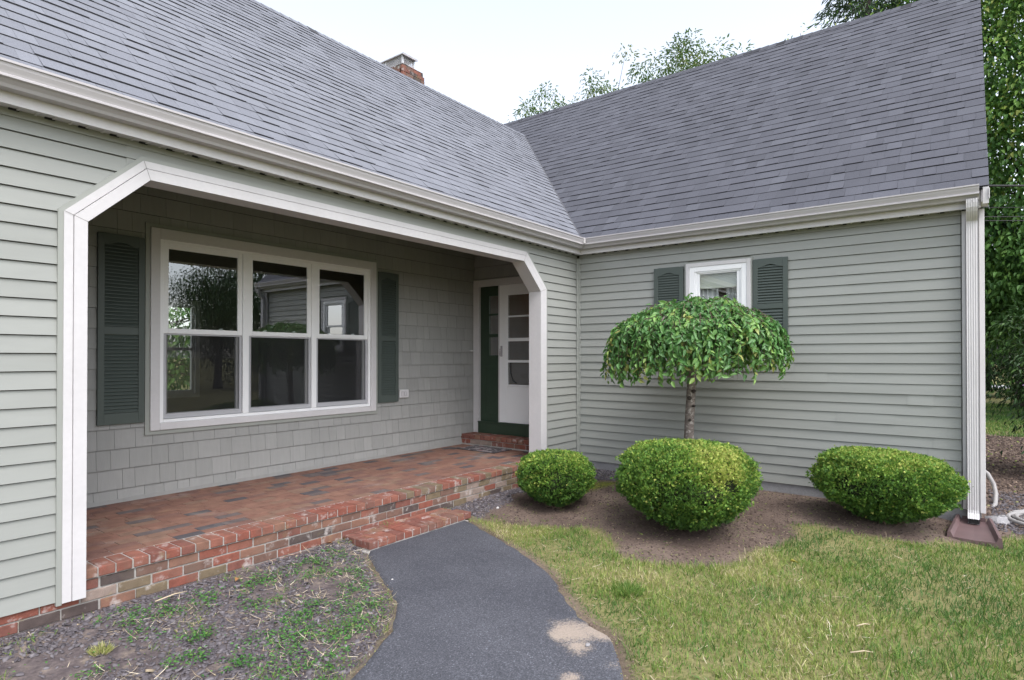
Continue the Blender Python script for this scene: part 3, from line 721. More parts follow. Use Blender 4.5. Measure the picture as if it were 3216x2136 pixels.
mb.face([(-.165, -.165, RZ(-.165) - e), (-.165, YR + .004, RZ(-.165) - e), (DR, YR + .004, RZ(DR) - e), (DR, DM, RZ(DR) - e), (DM, DM, RZ(DM) - e)])
mb.face([(DM, DM, RZ(DM) - e), (DR, DM, RZ(DR) - e), (DR, 8.4, RZ(DR) - e), (DM, 8.4, RZ(DM) - e)])
mb.face([(DR, YR, RZ(DR) - e), (2 * DR + .2, YR, RZ(-.2) - e), (2 * DR + .2, 8.4, RZ(-.2) - e), (DR, 8.4, RZ(DR) - e)]); mb.build('roof_deck', M['deck'], wr)
# valley where the two slopes meet
mb = MB(); mb.tube([(q, q, RZ(q) + .010 + .004 * math.sin(q * 31)) for q in np.linspace(-.16, DM - .05, 40)], .011, 5); mb.build('valley', M['deck'], mr)
# ridge caps
mb = MB(); u = -9.6
while u < DM - .05:
    t = random.random(); v = min(u + .17, DM + .02)
    for s in (-1, 1):
        mb.face([(u, DM, RZ(DM) + .022), (v + .03, DM, RZ(DM) + .012), (v + .03, DM + s * .12, RZ(DM - .12) + .008), (u, DM + s * .12, RZ(DM - .12) + .018)], t)
    mb.face([(u, DM - .12, RZ(DM - .12) + .018), (u, DM, RZ(DM) + .022), (u, DM, RZ(DM) + .005), (u, DM - .12, RZ(DM - .12))], t * .4); u += .145
mb.build('ridge_cap', M['roof'], mr)
mb = MB(); u = YR - .005
while u < 8.3:
    t = random.random() * .6; v = u + .17
    for s in (-1, 1):
        mb.face([(DR, u, RZ(DR) + .024), (DR, v + .03, RZ(DR) + .012), (DR + s * .12, v + .03, RZ(DR - .12) + .008), (DR + s * .12, u, RZ(DR - .12) + .020)], t)
    mb.face([(DR - .12, u, RZ(DR - .12)), (DR - .12, u, RZ(DR - .12) + .020), (DR, u, RZ(DR) + .024), (DR, u, RZ(DR))], t * .4); u += .145
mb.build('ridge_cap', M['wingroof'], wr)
# rake board of the wing gable
mb = MB()
def rakequad(y0, y1, d0, d1, za, zb_):
    n = [(d0, RZ(d0) + za), (d1, RZ(d1) + za), (d1, RZ(d1) + zb_), (d0, RZ(d0) + zb_)]
    mb.prism(n, 1, y0, y1)
rakequad(YR + .002, YE, -.17, DR, -.16, -.010)
mb.build('rake_board', M['cream'], house)
mb = MB(); mb.prism([(-.155, 2.885), (-.145, 3.0), (-.01, 3.0), (-.01, 2.86), (-.12, 2.86)], 1, YR + .004, -4.462); mb.box(-.19, -.155, YR - .004, YR + .004, 2.90, 3.0); mb.build('rake_return', M['cream'], house, bevel=.003)

# eaves: fascia, soffit, gutters
mb = MB(); mb.box(-9.5, -.118, -.118, -.101, ZS - .002, 3.0); f1 = mb.build('fascia', M['cream'], house)
mb = MB(); mb.box(-.118, -.101, -4.46, -.101, ZS - .002, 3.0); mb.build('fascia', M['cream'], house)
mb = MB(); mb.box(-9.5, -.10, -.101, .02, ZS + .012, ZS + .018)
xx = -9.4
while xx < -.15: mb.box(xx, xx + .012, -.101, .0, ZS + .005, ZS + .012); xx += .085
xx = -9.35
while xx < -.15: mb.box(xx, xx + .05, -.02, -.005, ZS + .003, ZS + .0116, mi=1); xx += .17
mb.build('soffit', [M['cream'], M['dark']], house)
mb = MB(); mb.box(-.101, .02, -4.46, .01, ZS + .0122, ZS + .0182); yy = -4.4
while yy < -.15: mb.box(-.101, 0, yy, yy + .012, ZS + .005, ZS + .0122); yy += .085
yy = -4.35
while yy < -.2: mb.box(-.02, -.005, yy, yy + .05, ZS + .003, ZS + .0118, mi=1); yy += .17
mb.build('soffit', [M['cream'], M['dark']], house)
gp = [(.118, 3.020), (.118, 2.905), (.190, 2.905), (.200, 2.922), (.222, 2.940), (.243, 2.946), (.243, 2.957), (.236, 2.962), (.240, 2.975), (.250, 2.998), (.253, 3.016), (.2625, 3.018), (.2625, 3.031), (.252, 3.033), (.246, 3.012), (.236, 2.988), (.226, 2.965), (.195, 2.928), (.183, 2.914), (.126, 2.914), (.124, 3.018)]
def gutter(axis, u0, mitre, cap0):
    mb = MB(); n = len(gp)
    for k in range(n):
        a, b = gp[k], gp[(k + 1) % n]
        def P(u, q, end):
            uu = u if not end else -q[0]
            return (uu, -q[0], q[1]) if axis == 1 else (-q[0], uu, q[1])
        mb.face([P(u0, a, 0), P(u0, b, 0), P(0, b, 1), P(0, a, 1)])
    if cap0: mb.face([(-q[0], u0, q[1]) if axis == 0 else (u0, -q[0], q[1]) for q in gp[:13]])
    return mb
g1 = gutter(1, -9.5, True, True).build('gutter', M['creamdirt'], house)
g2 = gutter(0, -4.448, True, True).build('gutter', M['creamdirt'], house)
mb = MB(); mb.box(-.272, -.245, -.272, -.245, 2.955, 3.034); mb.build('corner_joint', M['cream'], g1, bevel=.006)
# downspout with its elbows
def tubebox(mb, pts, wy_, dx_):
    secs = []
    for i, p in enumerate(pts):
        a, b = pts[max(i - 1, 0)], pts[min(i + 1, len(pts) - 1)]
        d = Vector((b[0] - a[0], 0, b[1] - a[1])).normalized(); nrm_ = Vector((d.z, 0, -d.x))
        c = Vector((p[0], YC, p[1])); ring = []
        nn = 5
        for (sx, prof_) in ((-1, 1), (1, -1)):
            for k in range(nn * 2 + 1):
                f = -1 + k / nn; gro = .004 if (k % 2 and 0 < k < nn * 2) else 0
                ring.append(c + nrm_ * (sx * (dx_ - gro)) + Vector((0, f * wy_ * prof_, 0)))
        secs.append(ring)
    k0 = len(mb.v); n = len(secs[0])
    for r_ in secs: mb.v += [tuple(p) for p in r_]
    for i in range(len(secs) - 1):
        for j in range(n):
            q = (j + 1) % n; mb.f.append((k0 + i * n + j, k0 + i * n + q, k0 + (i + 1) * n + q, k0 + (i + 1) * n + j)); mb.t.append(.5); mb.m.append(0)
YC = -4.395
mb = MB(); tubebox(mb, [(-.190, 2.912), (-.190, 2.880), (-.183, 2.845), (-.165, 2.815), (-.135, 2.785), (-.095, 2.755), (-.076, 2.735), (-.068, 2.70), (-.068, 2.60), (-.068, 1.4), (-.068, .02), (-.068, -.02), (-.078, -.06), (-.105, -.085), (-.150, -.112)], .045, .033)
mb.box(-.1035, -.101, -4.399, -4.391, .003, .011, mi=1); mb.box(-.2245, -.222, -4.399, -4.391, 2.888, 2.896, mi=1)
ds_ = mb.build('downspout', [M['cream'], M['alu']], house)
mb = MB(); mb.box(-.155, -.1395, -4.43, -4.36, -.128, -.096); mb.build('spout_opening', M['dark'], ds_)

# chimney with a wire mesh spark cap
mb = MB(); cx0, cx1, cy0, cy1 = .56, 1.105, 4.2, 5.35; z = 5.2; k = 0
while z < 7.03:
    grow = .022 if 6.80 < z < 6.94 else 0
    zt = min(z + .062, 7.035)
    for side in range(4):
        L0, L1 = ((cx0, cx1), (cy0, cy1))[side % 2]; L0 -= grow; L1 += grow; u = L0; first = True
        while u < L1 - .01:
            v = min(u + (.095 if (first and k % 2) else .195), L1); first = False; t = random.choice((.2, .40, .65, .68, .72, .78, .8, .66))
            if side == 0: mb.box(u, v - .008, cy0 - grow, cy0 + .05, z, zt, t)
            elif side == 2: mb.box(u, v - .008, cy1 - .05, cy1 + grow, z, zt, t)
            elif side == 1: mb.box(cx1 - .05, cx1 + grow, u + .051, v - .008, z, zt, t) if v - u > .07 else None
            else: mb.box(cx0 - grow, cx0 + .05, u + .051, v - .008, z, zt, t) if v - u > .07 else None
            u = v
    z += .07; k += 1
ch = mb.build('chimney', M['brick'], house)
mb = MB(); mb.box(cx0 + .008, cx1 - .008, cy0 + .008, cy1 - .008, 5.2, 7.03); mb.build('mortar', M['mortar'], ch)
mb = MB()
def lattice(p0, p1, z0, z1, n, m_):
    p0, p1 = Vector(p0), Vector(p1)
    for i in range(n + 1):
        p = p0.lerp(p1, i / n); mb.tube([(p.x, p.y, z0), (p.x, p.y, z1)], .005, 4, caps=False)
    for j in range(m_ + 1):
        zz = z0 + (z1 - z0) * j / m_; mb.tube([(p0.x, p0.y, zz), (p1.x, p1.y, zz)], .005, 4, caps=False)
qx0, qx1, qy0, qy1 = .615, .90, 4.26, 5.25
for a, b, n in (((qx0, qy0), (qx1, qy0), 9), ((qx0, qy0), (qx0, qy1), 30), ((qx1, qy0), (qx1, qy1), 30), ((qx0, qy1), (qx1, qy1), 9)): lattice((*a, 0), (*b, 0), 7.03, 7.215, n, 6)
for (px, py) in ((qx0, qy0), (qx1, qy0), (qx0, qy0 + .47), (qx0, qy0 + .53), (qx0, qy1), (qx1, qy1)): mb.box(px - .014, px + .014, py - .014, py + .014, 7.03, 7.22)
cc = mb.build('spark_cap', M['meshwire'], ch)
mb = MB(); mb.box(qx0 - .045, qx1 + .045, qy0 - .07, qy1 + .06, 7.222, 7.24); mb.box(qx0 - .045, qx1 + .045, qy0 - .07, qy0 - .055, 7.205, 7.222); mb.build('cap_lid', M['alu'], cc)

# rooms behind the glass
mb = MB()
mb.holes(0, -6.0, 1.9, 6.7, .2, 2.9, []); mb.holes(0, -.9, 1.9, 6.7, .2, 2.9, []); mb.holes(1, 6.7, -6.0, -.9, .2, 2.9, [(-3.5, -2.1, .78, 2.38)]); mb.holes(2, 2.9, -6.0, -.9, 1.9, 6.7, [])
mb.holes(1, 1.9, -6.0, -.9, .2, 2.9, [WIN]); mb.box(-4.79, -2.17, 1.80, 1.90, 2.60, 2.62); mb.box(-4.79, -2.17, 1.84, 1.90, .74, .76)
rm = mb.build('living_room', M['roomwall'], house)
mb = MB(); mb.holes(2, .2, -6.0, -.9, 1.9, 6.7, []); mb.build('floor', M['roomdark'], rm)
mb = MB(); mb.frame(1, -3.56, -2.04, .72, 2.44, .08, 6.66, 6.70); mb.frame(1, -3.48, -2.12, .80, 2.36, .05, 6.70, 6.76); mb.box(-3.48, -2.12, 6.70, 6.74, 1.55, 1.60); mb.build('back_window_frame', M['white'], rm)
mb = MB(); mb.box(-.095, 2.6, .18, .2, .27, 2.75); mb.box(-.095, 2.6, 1.775, 1.785, .27, 2.75); mb.box(2.6, 2.62, .18, 1.785, .27, 2.75); mb.box(-.095, 2.6, .2, 1.775, 2.75, 2.77)
hl = mb.build('hall', M['hallwall'], house)
mb = MB(); mb.box(-.095, 2.6, .2, 1.775, .25, .27); mb.box(1.2, 1.6, .2, .8, .27, 1.5); mb.build('floor', M['roomdark'], hl)
mb = MB()
for k in range(10):
    a = k / 10 * 2 * math.pi; b = (k + 1) / 10 * 2 * math.pi
    mb.face([(1.5 + .12 * math.cos(a), 1.0 + .12 * math.sin(a), 2.70), (1.5 + .12 * math.cos(b), 1.0 + .12 * math.sin(b), 2.70), (1.5 + .05 * math.cos(b), 1.0 + .05 * math.sin(b), 2.63), (1.5 + .05 * math.cos(a), 1.0 + .05 * math.sin(a), 2.63)])
mb.build('ceiling_lamp', M['lamp'], hl)
mb = MB(); mb.box(2.5, 2.52, -3.4, -.6, .9, 2.8); mb.box(.03, 2.5, -3.4, -3.38, .9, 2.8); mb.box(.03, 2.5, -.62, -.6, .9, 2.8); mb.box(.03, 2.5, -3.38, -.62, 2.78, 2.8); mb.box(.03, 2.5, -3.38, -.62, .9, .92); mb.build('wing_room', M['roomwall'], house)

# ------------------------------------------------------------------ loose things by the house
st = thing('brick_step', 'low step of red bricks between the porch front and the asphalt path', 'step', (-3.33, -.17, -.21))
mb = MB(); xx = -3.96
k = 0
while xx < -2.74:
    mb.box(xx, xx + .092, -.345 + random.uniform(-.004, .004), -.150, -.194, -.131 + random.uniform(-.002, .002), random.random() * .5); xx += .1
for r_, y0 in enumerate((-.143, -.043)):
    xx = -3.96 - (.1 if r_ else 0)
    while xx < -2.74:
        mb.box(max(xx, -3.96), min(xx + .194, -2.735), y0, min(y0 + .092, .008), -.194, -.131 + random.uniform(-.002, .002), random.random() * .6); xx += .2
mb.build('bricks', M['brick'], st, bevel=.006)
mb = MB(); mb.box(-3.955, -2.74, -.338, .01, -.24, -.140); mb.box(-3.985, -2.72, -.36, .01, -.26, -.2058); mb.build('mortar', M['mortar'], st, bevel=.006)

mb = MB(); mb.box(-.85, -.462, .82, 1.49, .115, .124)
dm = mb.build('doormat', M['mat'], None, bevel=.003); dm.location = (0, 0, 0)
tag(dm, 'worn grey patterned doormat lying on the porch bricks before the door', 'doormat')
mb = MB(); mb.frame(2, 0, 0, 0, 0, 0, 0, 0) if False else None
mb.box(-.862, -.85, .81, 1.50, .114, .121); mb.box(-.85, -.462, .81, .82, .114, .121); mb.box(-.85, -.462, 1.49, 1.50, .114, .121); mb.build('border', M['rubber'], dm)

def splash():
    mb = MB(); x0, x1 = .00, -.66
    def row(x): 
        f = (x - x0) / (x1 - x0); hw = .105 + .055 * f; z = -.140 - .025 * f
        return [(x, YC - hw - .035, z - .02), (x, YC - hw - .03, z + .045), (x, YC - hw - .008, z + .05), (x, YC - hw + .012, z + .006), (x, YC, z), (x, YC + hw - .012, z + .006), (x, YC + hw + .008, z + .05), (x, YC + hw + .03, z + .045), (x, YC + hw + .035, z - .02)]
    xs = [x0 + (x1 - x0) * k / 8 for k in range(9)]
    for a, b in zip(xs[:-1], xs[1:]):
        A, B = row(a), row(b)
        for k in range(8): mb.face([A[k], A[k + 1], B[k + 1], B[k]])
    for xq in (x0, x1):
        A = row(xq); mb.face(A + [(xq, A[-1][1], A[-1][2] - .02), (xq, A[0][1], A[0][2] - .02)])
    A = row(x0); mb.face([(x0, YC - .09, -.15), (x0, YC + .09, -.15), (x0, YC + .09, -.10), (x0, YC - .09, -.10)])
    o = mb.build('splash_block', M['splash'], None, bevel=.004)
    tag(o, 'brown plastic splash block on the ground under the downspout', 'splash block')
splash()
# ------------------------------------------------------------------ clipped shrubs by the wing wall
def shrub(label, cx, cy, rx, ry, ztop, tilt, n, seed, sunny=0.0, gold=0):
    r = np.random.default_rng(seed); zb = float(gz(cx, cy)); th = thing('clipped_shrub', label, 'shrub', (cx, cy, zb), 'clipped evergreen shrubs along the wing')
    zc = zb + .46 * (ztop - zb); up = ztop - zc; dn = zc - zb - .015
    def shell(d, k):
        z = d[:, 2]; pin = np.where(z < .1, 1 - .45 * np.abs(z - .1) ** 1.3, 1.0)
        flat = np.where(z > 0, np.abs(z) ** .80, -np.abs(z))
        # rounder shoulders
        hr = np.sqrt(np.clip(1 - z * z, 0, 1)); hr = hr ** .62; a = np.arctan2(d[:, 1], d[:, 0])
        lump = 1 + .035 * np.sin(3 * a + seed) * hr + .13 * (vnoise(a * 3 + 9, z * 3 + 9, 1.3, seed) - .5) + .17 * (vnoise(a * 7 + 29, z * 6 + 9, 1.1, seed + 3) - .5)
        x = np.cos(a) * hr * rx * pin * k * lump; y = np.sin(a) * hr * ry * pin * k * lump
        zz = np.where(z > 0, flat * up, flat * dn) * (k * .5 + .5)
        zz = zz + tilt * y * np.clip((zz + dn) / (up + dn), 0, 1)
        return np.stack([cx + x, cy + y, zc + zz], 1)
    d = nrm(r.normal(size=(n, 3))); d = d[(d[:, 2] > -.75) | (r.random(n) < .35)]; m = len(d)
    hole = fbm(np.arctan2(d[:, 1], d[:, 0]) * 2 + 20, d[:, 2] * 3 + 20, 1.6, seed + 5)
    keep = (hole > .34 + .16 * np.clip(.2 - d[:, 2], 0, 1)) | (d[:, 2] > .45) | (r.random(m) < .30); d = d[keep]; m = len(d)
    k = 1.01 - np.abs(r.normal(0, .06, m)) - .12 * r.random(m) * (r.random(m) < .5) + r.uniform(.01, .08, m) * (r.random(m) < .07); P = shell(d, k); eps = 1e-3
    N = nrm(d * np.array([1 / rx, 1 / ry, 1 / max(up, .2)]))
    # every spray: a flat fan of scale leaves
    nb = 5; ax = nrm(N * .75 + np.array([0, 0, .55]) + r.normal(0, .42, (m, 3))); side = nrm(np.cross(ax, r.normal(size=(m, 3))))
    ang = np.linspace(-.85, .85, nb); PP = []; DD = []; LL_ = []; TT = []; SS = []
    base_t = np.clip(.42 + .30 * (fbm(P[:, 0] * 1 + 5, P[:, 1] + P[:, 2] * 2 + 5, 5, seed) - .5) * 2 + r.normal(0, .15, m) + .26 * d[:, 2] + gold * np.clip(1 - np.linalg.norm((P - np.array([cx - .22, cy - ry * .58, ztop - .22])) / np.array([.42, .32, .34]), axis=1), 0, 1) , 0, 1)  # new growth lighter upward; gold paints sunlight on one top side into the colour
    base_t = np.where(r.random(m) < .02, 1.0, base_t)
    Ls = r.uniform(.013, .030, m) * np.where(d[:, 2] < -.1, 1.3, 1)
    for j, a in enumerate(ang):
        PP.append(P); DD.append(ax * math.cos(a) + side * math.sin(a)); LL_.append(Ls * (1 - .25 * abs(a))); TT.append(np.clip(base_t + r.normal(0, .13, m), 0, 1)); SS.append(np.cross(ax, side))
    P2, D2, L2, T2 = np.concatenate(PP), np.concatenate(DD), np.concatenate(LL_), np.concatenate(TT)
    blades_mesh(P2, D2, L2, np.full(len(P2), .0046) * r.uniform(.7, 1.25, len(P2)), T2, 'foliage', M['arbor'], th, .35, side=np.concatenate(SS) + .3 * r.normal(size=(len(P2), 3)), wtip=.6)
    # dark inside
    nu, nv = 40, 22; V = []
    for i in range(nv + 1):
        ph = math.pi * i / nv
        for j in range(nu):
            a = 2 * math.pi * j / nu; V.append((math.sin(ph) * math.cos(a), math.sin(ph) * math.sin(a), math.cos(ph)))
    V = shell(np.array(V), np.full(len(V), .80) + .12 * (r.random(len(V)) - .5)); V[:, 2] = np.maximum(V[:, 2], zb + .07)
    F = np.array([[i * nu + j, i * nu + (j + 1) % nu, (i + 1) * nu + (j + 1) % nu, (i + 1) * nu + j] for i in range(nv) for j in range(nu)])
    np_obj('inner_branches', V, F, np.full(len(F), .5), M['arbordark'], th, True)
    mb = MB()
    for q in range(80):
        a = r.random() * 2 * np.pi; z = r.uniform(-.85, .15); dd = np.array([[math.cos(a) * math.sqrt(1 - z * z), math.sin(a) * math.sqrt(1 - z * z), z]]); e = shell(dd, np.array([r.uniform(.86, 1.0)]))[0]
        s = Vector((cx + r.normal(0, .05), cy + r.normal(0, .05), zb + .01)); e = Vector(e); mid = s.lerp(e, .5) + Vector((r.normal(0, .03), r.normal(0, .03), -.02 + r.normal(0, .02)))
        mb.tube([s, mid, e], [.008, .005, .002], 4)
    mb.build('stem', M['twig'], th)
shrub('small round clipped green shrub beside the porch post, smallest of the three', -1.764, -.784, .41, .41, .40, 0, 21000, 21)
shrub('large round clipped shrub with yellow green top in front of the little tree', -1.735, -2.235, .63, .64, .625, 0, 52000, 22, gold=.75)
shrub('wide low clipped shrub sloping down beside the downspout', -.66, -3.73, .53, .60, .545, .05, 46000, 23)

# ------------------------------------------------------------------ weeping cherry on a bare stem
def weeping_tree():
    r = np.random.default_rng(5); bx, by = -.90, -1.925; zb = float(gz(bx, by))
    th = thing('weeping_tree', 'small umbrella shaped weeping cherry tree in front of the little window', 'tree', (bx, by, zb))
    mb = MB(); pts = [(bx, by, zb - .05), (bx, by, zb + .02), (bx - .005, by - .005, .3), (bx - .01, by - .02, .7), (bx - .01, by - .045, 1.1), (bx - .01, by - .055, 1.45), (bx, by - .06, 1.72)]
    mb.tube(pts, [.075, .062, .054, .050, .047, .046, .05], 14)
    tr = mb.build('trunk', M['bark'], th, smooth=True)
    for (z, dx, dy, L, rd) in ((1.06, -.6, -.8, .05, .020), (.985, -1, -.15, .035, .022), (.90, -.6, -.8, .05, .012), (.75, -1, -.2, .02, .016)):
        p = Vector((bx - .01, by - .035, z)); d = Vector((dx, dy, .1)).normalized(); mb = MB(); mb.tube([p + d * .03, p + d * (.048 + L * .4), p + d * (.05 + L * .7)], [rd * 1.15, rd, rd * .8], 8); mb.build('pruned_knot', M['darkbark'], th, smooth=True)
    top = Vector((bx, by - .06, 1.70)); crx, cry = .78, .95; c = np.array([bx - .02, by - .06])
    limbs = MB(); tw = MB(); P = []; D = []; N = []; L = []; T = []
    def rim(a): return np.array([math.cos(a) * crx, math.sin(a) * cry])
    for q in range(11):
        a = q / 11 * 2 * math.pi + r.normal(0, .15); e = rim(a); k = r.uniform(.55, .95); pts = [top]
        for f in (.25, .5, .75, 1.0):
            xy = c + e * k * f; pts.append((xy[0] + r.normal(0, .015), xy[1] + r.normal(0, .015), 1.72 + .20 * math.sin(f * 2.3) - .16 * f ** 3))
        limbs.tube(pts, [.032, .026, .02, .014, .008], 7)
    nt_ = 560
    for q in range(nt_):
        a = q / nt_ * 2 * math.pi * 13 + r.normal(0, .1); e = rim(a); r0 = r.uniform(0.0, .80) ** .75; r1 = min(1.0, r0 + r.uniform(.10, .42)) * r.uniform(.92, 1.04)
        z0 = 2.0 - .36 * r0 ** 2 + r.normal(0, .03) - .04 * (e[1] > 0); droop = 1.50 - .0 * r0
        zend = max(1.19 + abs(r.normal(0, .05)), z0 - r.uniform(.25, .95)) + .16 * max(0, -e[1] / cry) * r0 + r.normal(0, .05)
        if r0 < .35: zend = max(zend, 1.62 + r.normal(0, .06))
        pts = []; n = 9
        for i in range(n + 1):
            f = i / n; rr_ = r0 + (r1 - r0) * (1 - (1 - f) ** 2.2); zz = z0 + .05 * math.sin(min(f * 3, 1) * math.pi) * (1 - r0) - (z0 - zend) * f ** 1.7
            wob = .02 * math.sin(f * 7 + q); ta = a + wob
            xy = c + rim(ta) * rr_; pts.append(np.array([xy[0], xy[1], zz]))
        tw.tube([tuple(p) for p in pts], [.004 - .003 * i / n for i in range(n + 1)], 4, t=r.random(), caps=False)
        out = np.array([math.cos(a), math.sin(a), 0]); nl = int(15 + 18 * r.random())
        shade = r.normal(0, .13); young = r.random() < .10
        for i in range(nl):
            f = (i + r.random()) / nl; f = .08 + .92 * f; j = min(int(f * n), n - 1); g = f * n - j; p = pts[j] * (1 - g) + pts[j + 1] * g; tg = pts[j + 1] - pts[j]; tg /= np.linalg.norm(tg) + 1e-9
            sd = np.cross(tg, out); sd /= np.linalg.norm(sd) + 1e-9
            dd = tg * r.uniform(.1, .5) + sd * r.choice((-1, 1)) * r.uniform(.1, 1.2) + out * r.uniform(-.3, .7) + np.array([0, 0, -r.uniform(.0, 1.2)]) + r.normal(0, .25, 3)
            P.append(p); D.append(dd); nn = out * r.uniform(.6, 1.2) + np.array([0, 0, r.uniform(-.1, .9)]) + r.normal(0, .60, 3); N.append(nn)
            L.append(r.uniform(.042, .088)); T.append(np.clip(.42 + shade + r.normal(0, .12) + (.36 if young else 0) + .25 * (f > .85), 0, 1))
    for q in range(1900):   # leaves lying over the dome
        a = r.random() * 6.283; k = math.sqrt(r.random()) * .92; xy = c + rim(a) * k; out = np.array([math.cos(a), math.sin(a), 0])
        P.append(np.array([xy[0], xy[1], 2.015 - .36 * k * k + r.normal(0, .025)])); D.append(out * r.uniform(.3, 1) + r.normal(0, .5, 3) + np.array([0, 0, -.35 - .5 * k])); N.append(np.array([0, 0, 1.0]) + out * .8 * k + r.normal(0, .35, 3))
        L.append(r.uniform(.04, .07)); T.append(np.clip(r.normal(.5, .16), 0, 1))
    limbs.build('limb', M['bark'], th, smooth=True); tw.build('twigs', M['twig'], th, smooth=True)
    L = np.array(L); leaves_mesh(np.array(P), np.array(D), np.array(N), L, L * r.uniform(.44, .58, len(L)), np.array(T), 'foliage', M['leaf'], th, .16)
weeping_tree()

# ------------------------------------------------------------------ ground cover
def scatter(n, x0, x1, y0, y1): return rng.uniform(x0, x1, n), rng.uniform(y0, y1, n)
def in_view(x, y, pad=.5):   # keeps cover in the yard the photograph can see, with a margin
    return (x * .796 + y * .605 - (CAM.x * .796 + CAM.y * .605)) > 2.95 - pad
def lawn_mask(x, y):
    d = soft(BED, x, y); g = soft(GRAV_R, x, y, .1, .1)
    ok = (d < .12 + .85 * rng.random(x.shape) ** 1.6) & (g < .5) & ~inpoly(x, y, PATH) & ~left_side(x, y) & (x < 20)
    ok &= ~((x > -.1) & (x < 8.8) & (y > -4.55)) & (y < .0)
    return ok
def grass(name, n, box, hmin, hmax, wmul, label):
    x, y = scatter(n, *box); ok = lawn_mask(x, y) & in_view(x, y); x, y = x[ok], y[ok]
    dp = segdist(x, y, PATH); db = segdist(x, y, BED); p = fbm(x, y, 1.3, 31); q = fbm(x, y, 3.4, 37)
    dens = np.clip(.35 + 1.5 * (q - .25), .1, 1) * np.clip((dp + .01) / .08, .12, 1) * np.clip(db / .12, .25, 1)
    k = rng.random(len(x)) < dens; x, y, p, q, dp, db = x[k], y[k], p[k], q[k], dp[k], db[k]
    m = len(x); a = rng.random(m) * 2 * np.pi; lean = np.abs(rng.normal(0, .55, m)); clump = fbm(x, y, 7, 44)
    D = np.stack([np.cos(a) * lean, np.sin(a) * lean, np.ones(m)], 1)
    tall = np.clip((fbm(x, y, 1.7, 61) - .42) * 3, 0, 1)
    L = rng.uniform(hmin, hmax, m) * (.65 + .5 * clump + .45 * tall) * np.clip(.5 + dp, .5, 1)
    t = .34 + 1.35 * (p - .5) + .75 * (q - .5) + rng.normal(0, .19, m) + .12 * np.clip(1 - db / .8, 0, 1) - .20 * sst(-2.9, -1.2, x) * sst(-3.6, -4.4, y) - .10 * tall + .10 * sst(.8, .2, dp)
    W = rng.uniform(.0022, .0042, m) * wmul
    o = blades_mesh(np.stack([x, y, gz(x, y) - .004], 1), D, L, W, np.clip(t, 0, 1), name, M['grass'], None, .8)
    o['kind'] = 'stuff'; o['label'] = label; o['category'] = 'grass'; return o
grass('grass', 380000, (-6.5, 2.2, -7.2, 0), .025, .070, 1.15, 'patchy mown green and straw coloured lawn right of the path')
grass('far_grass', 60000, (8.4, 20, -9.5, -3.0), .04, .09, 3.0, 'shaded strip of lawn beyond the house corner')
def strips(name, x, y, L, W, T, mat, label, cat, tilt=.12, lift=.006):
    m = len(x); a = rng.random(m) * 2 * np.pi; D = np.stack([np.cos(a), np.sin(a), rng.normal(0, tilt, m)], 1)
    o = blades_mesh(np.stack([x, y, gz(x, y) + lift], 1), D, L, W, T, name, mat, None, .35, side=np.stack([rng.normal(0, .3, m), rng.normal(0, .3, m), np.ones(m)], 1))
    o['kind'] = 'stuff'; o['label'] = label; o['category'] = cat; return o
# straw
x, y = scatter(20000, -8, 1, -4.8, .0); L_ = left_side(x, y) & ~inpoly(x, y, PATH); k = in_view(x, y) & ((L_ & (fbm(x, y, 2.3, 71) + rng.normal(0, .06, len(x)) > .495) & (y < -.03)) | (lawn_mask(x, y) & (rng.random(len(x)) < .16)))
x, y = x[k], y[k]; m = len(x)
strips('straw', x, y, rng.uniform(.03, .11, m), rng.uniform(.0015, .0032, m), rng.random(m) ** 1.3, M['straw'], 'dry straw strewn over gravel and lawn', 'straw', .15, .012)
# slate chips
def chips(x, y, rad, T, name, mat, label, cat, flat=.30, lift=.3):
    m = len(x); a = np.linspace(0, 2 * np.pi, 7)[:-1][None] + rng.normal(0, .22, (m, 6)); rr_ = rad[:, None] * rng.uniform(.62, 1.15, (m, 6))
    ex = rng.uniform(.55, 1, (m, 1)); px, py = np.cos(a) * rr_, np.sin(a) * rr_ * ex; th_ = rad[:, None] * flat * rng.uniform(.5, 1.3, (m, 1))
    rot = rng.random((m, 1)) * 2 * np.pi; qx, qy = px * np.cos(rot) - py * np.sin(rot), px * np.sin(rot) + py * np.cos(rot)
    tx, ty = rng.normal(0, .28, (m, 1)), rng.normal(0, .28, (m, 1))
    zt = tx * qx + ty * qy + th_ + rng.normal(0, .08, (m, 6)) * th_; zb_ = tx * qx + ty * qy - th_ * .4
    b = (gz(x, y) + rad * lift)[:, None]
    top = np.stack([x[:, None] + qx * .93, y[:, None] + qy * .93, b + zt], -1); bot = np.stack([x[:, None] + qx, y[:, None] + qy, b + zb_], -1)
    V = np.concatenate([top, bot], 1).reshape(-1, 3); o = np.arange(m)[:, None] * 12
    fs = [[0, 1, 2, 3], [0, 3, 4, 5]] + [[i + 6, (i + 1) % 6 + 6, (i + 1) % 6, i] for i in range(6)]
    F = np.concatenate([o + np.array([f]) for f in fs], 1).reshape(-1, 4)
    ob = np_obj(name, V, F, np.repeat(T, 8), mat); ob['kind'] = 'stuff'; ob['label'] = label; ob['category'] = cat; return ob
x, y = scatter(75000, -8, .0, -2.7, .0); gl = left_side(x, y) & (segdist(x, y, PATH) > .03) & (y < -.015); gr_ = soft(GRAV_R, x, y, .1, .1) > .5
dn = np.clip(1.5 - 1.1 * sst(-5.7, -4.3, x) * sst(-.25, -.5, y), .25, 1) * np.clip((fbm(x, y, 2.0, 81) - .28) * 4.5, .12, 1)
k = in_view(x, y, .9) & ((gl & (rng.random(len(x)) < dn)) | (gr_ & (y < -.015) & (x < -.02))) & (rng.random(len(x)) < .85); x, y = x[k], y[k]; m = len(x)
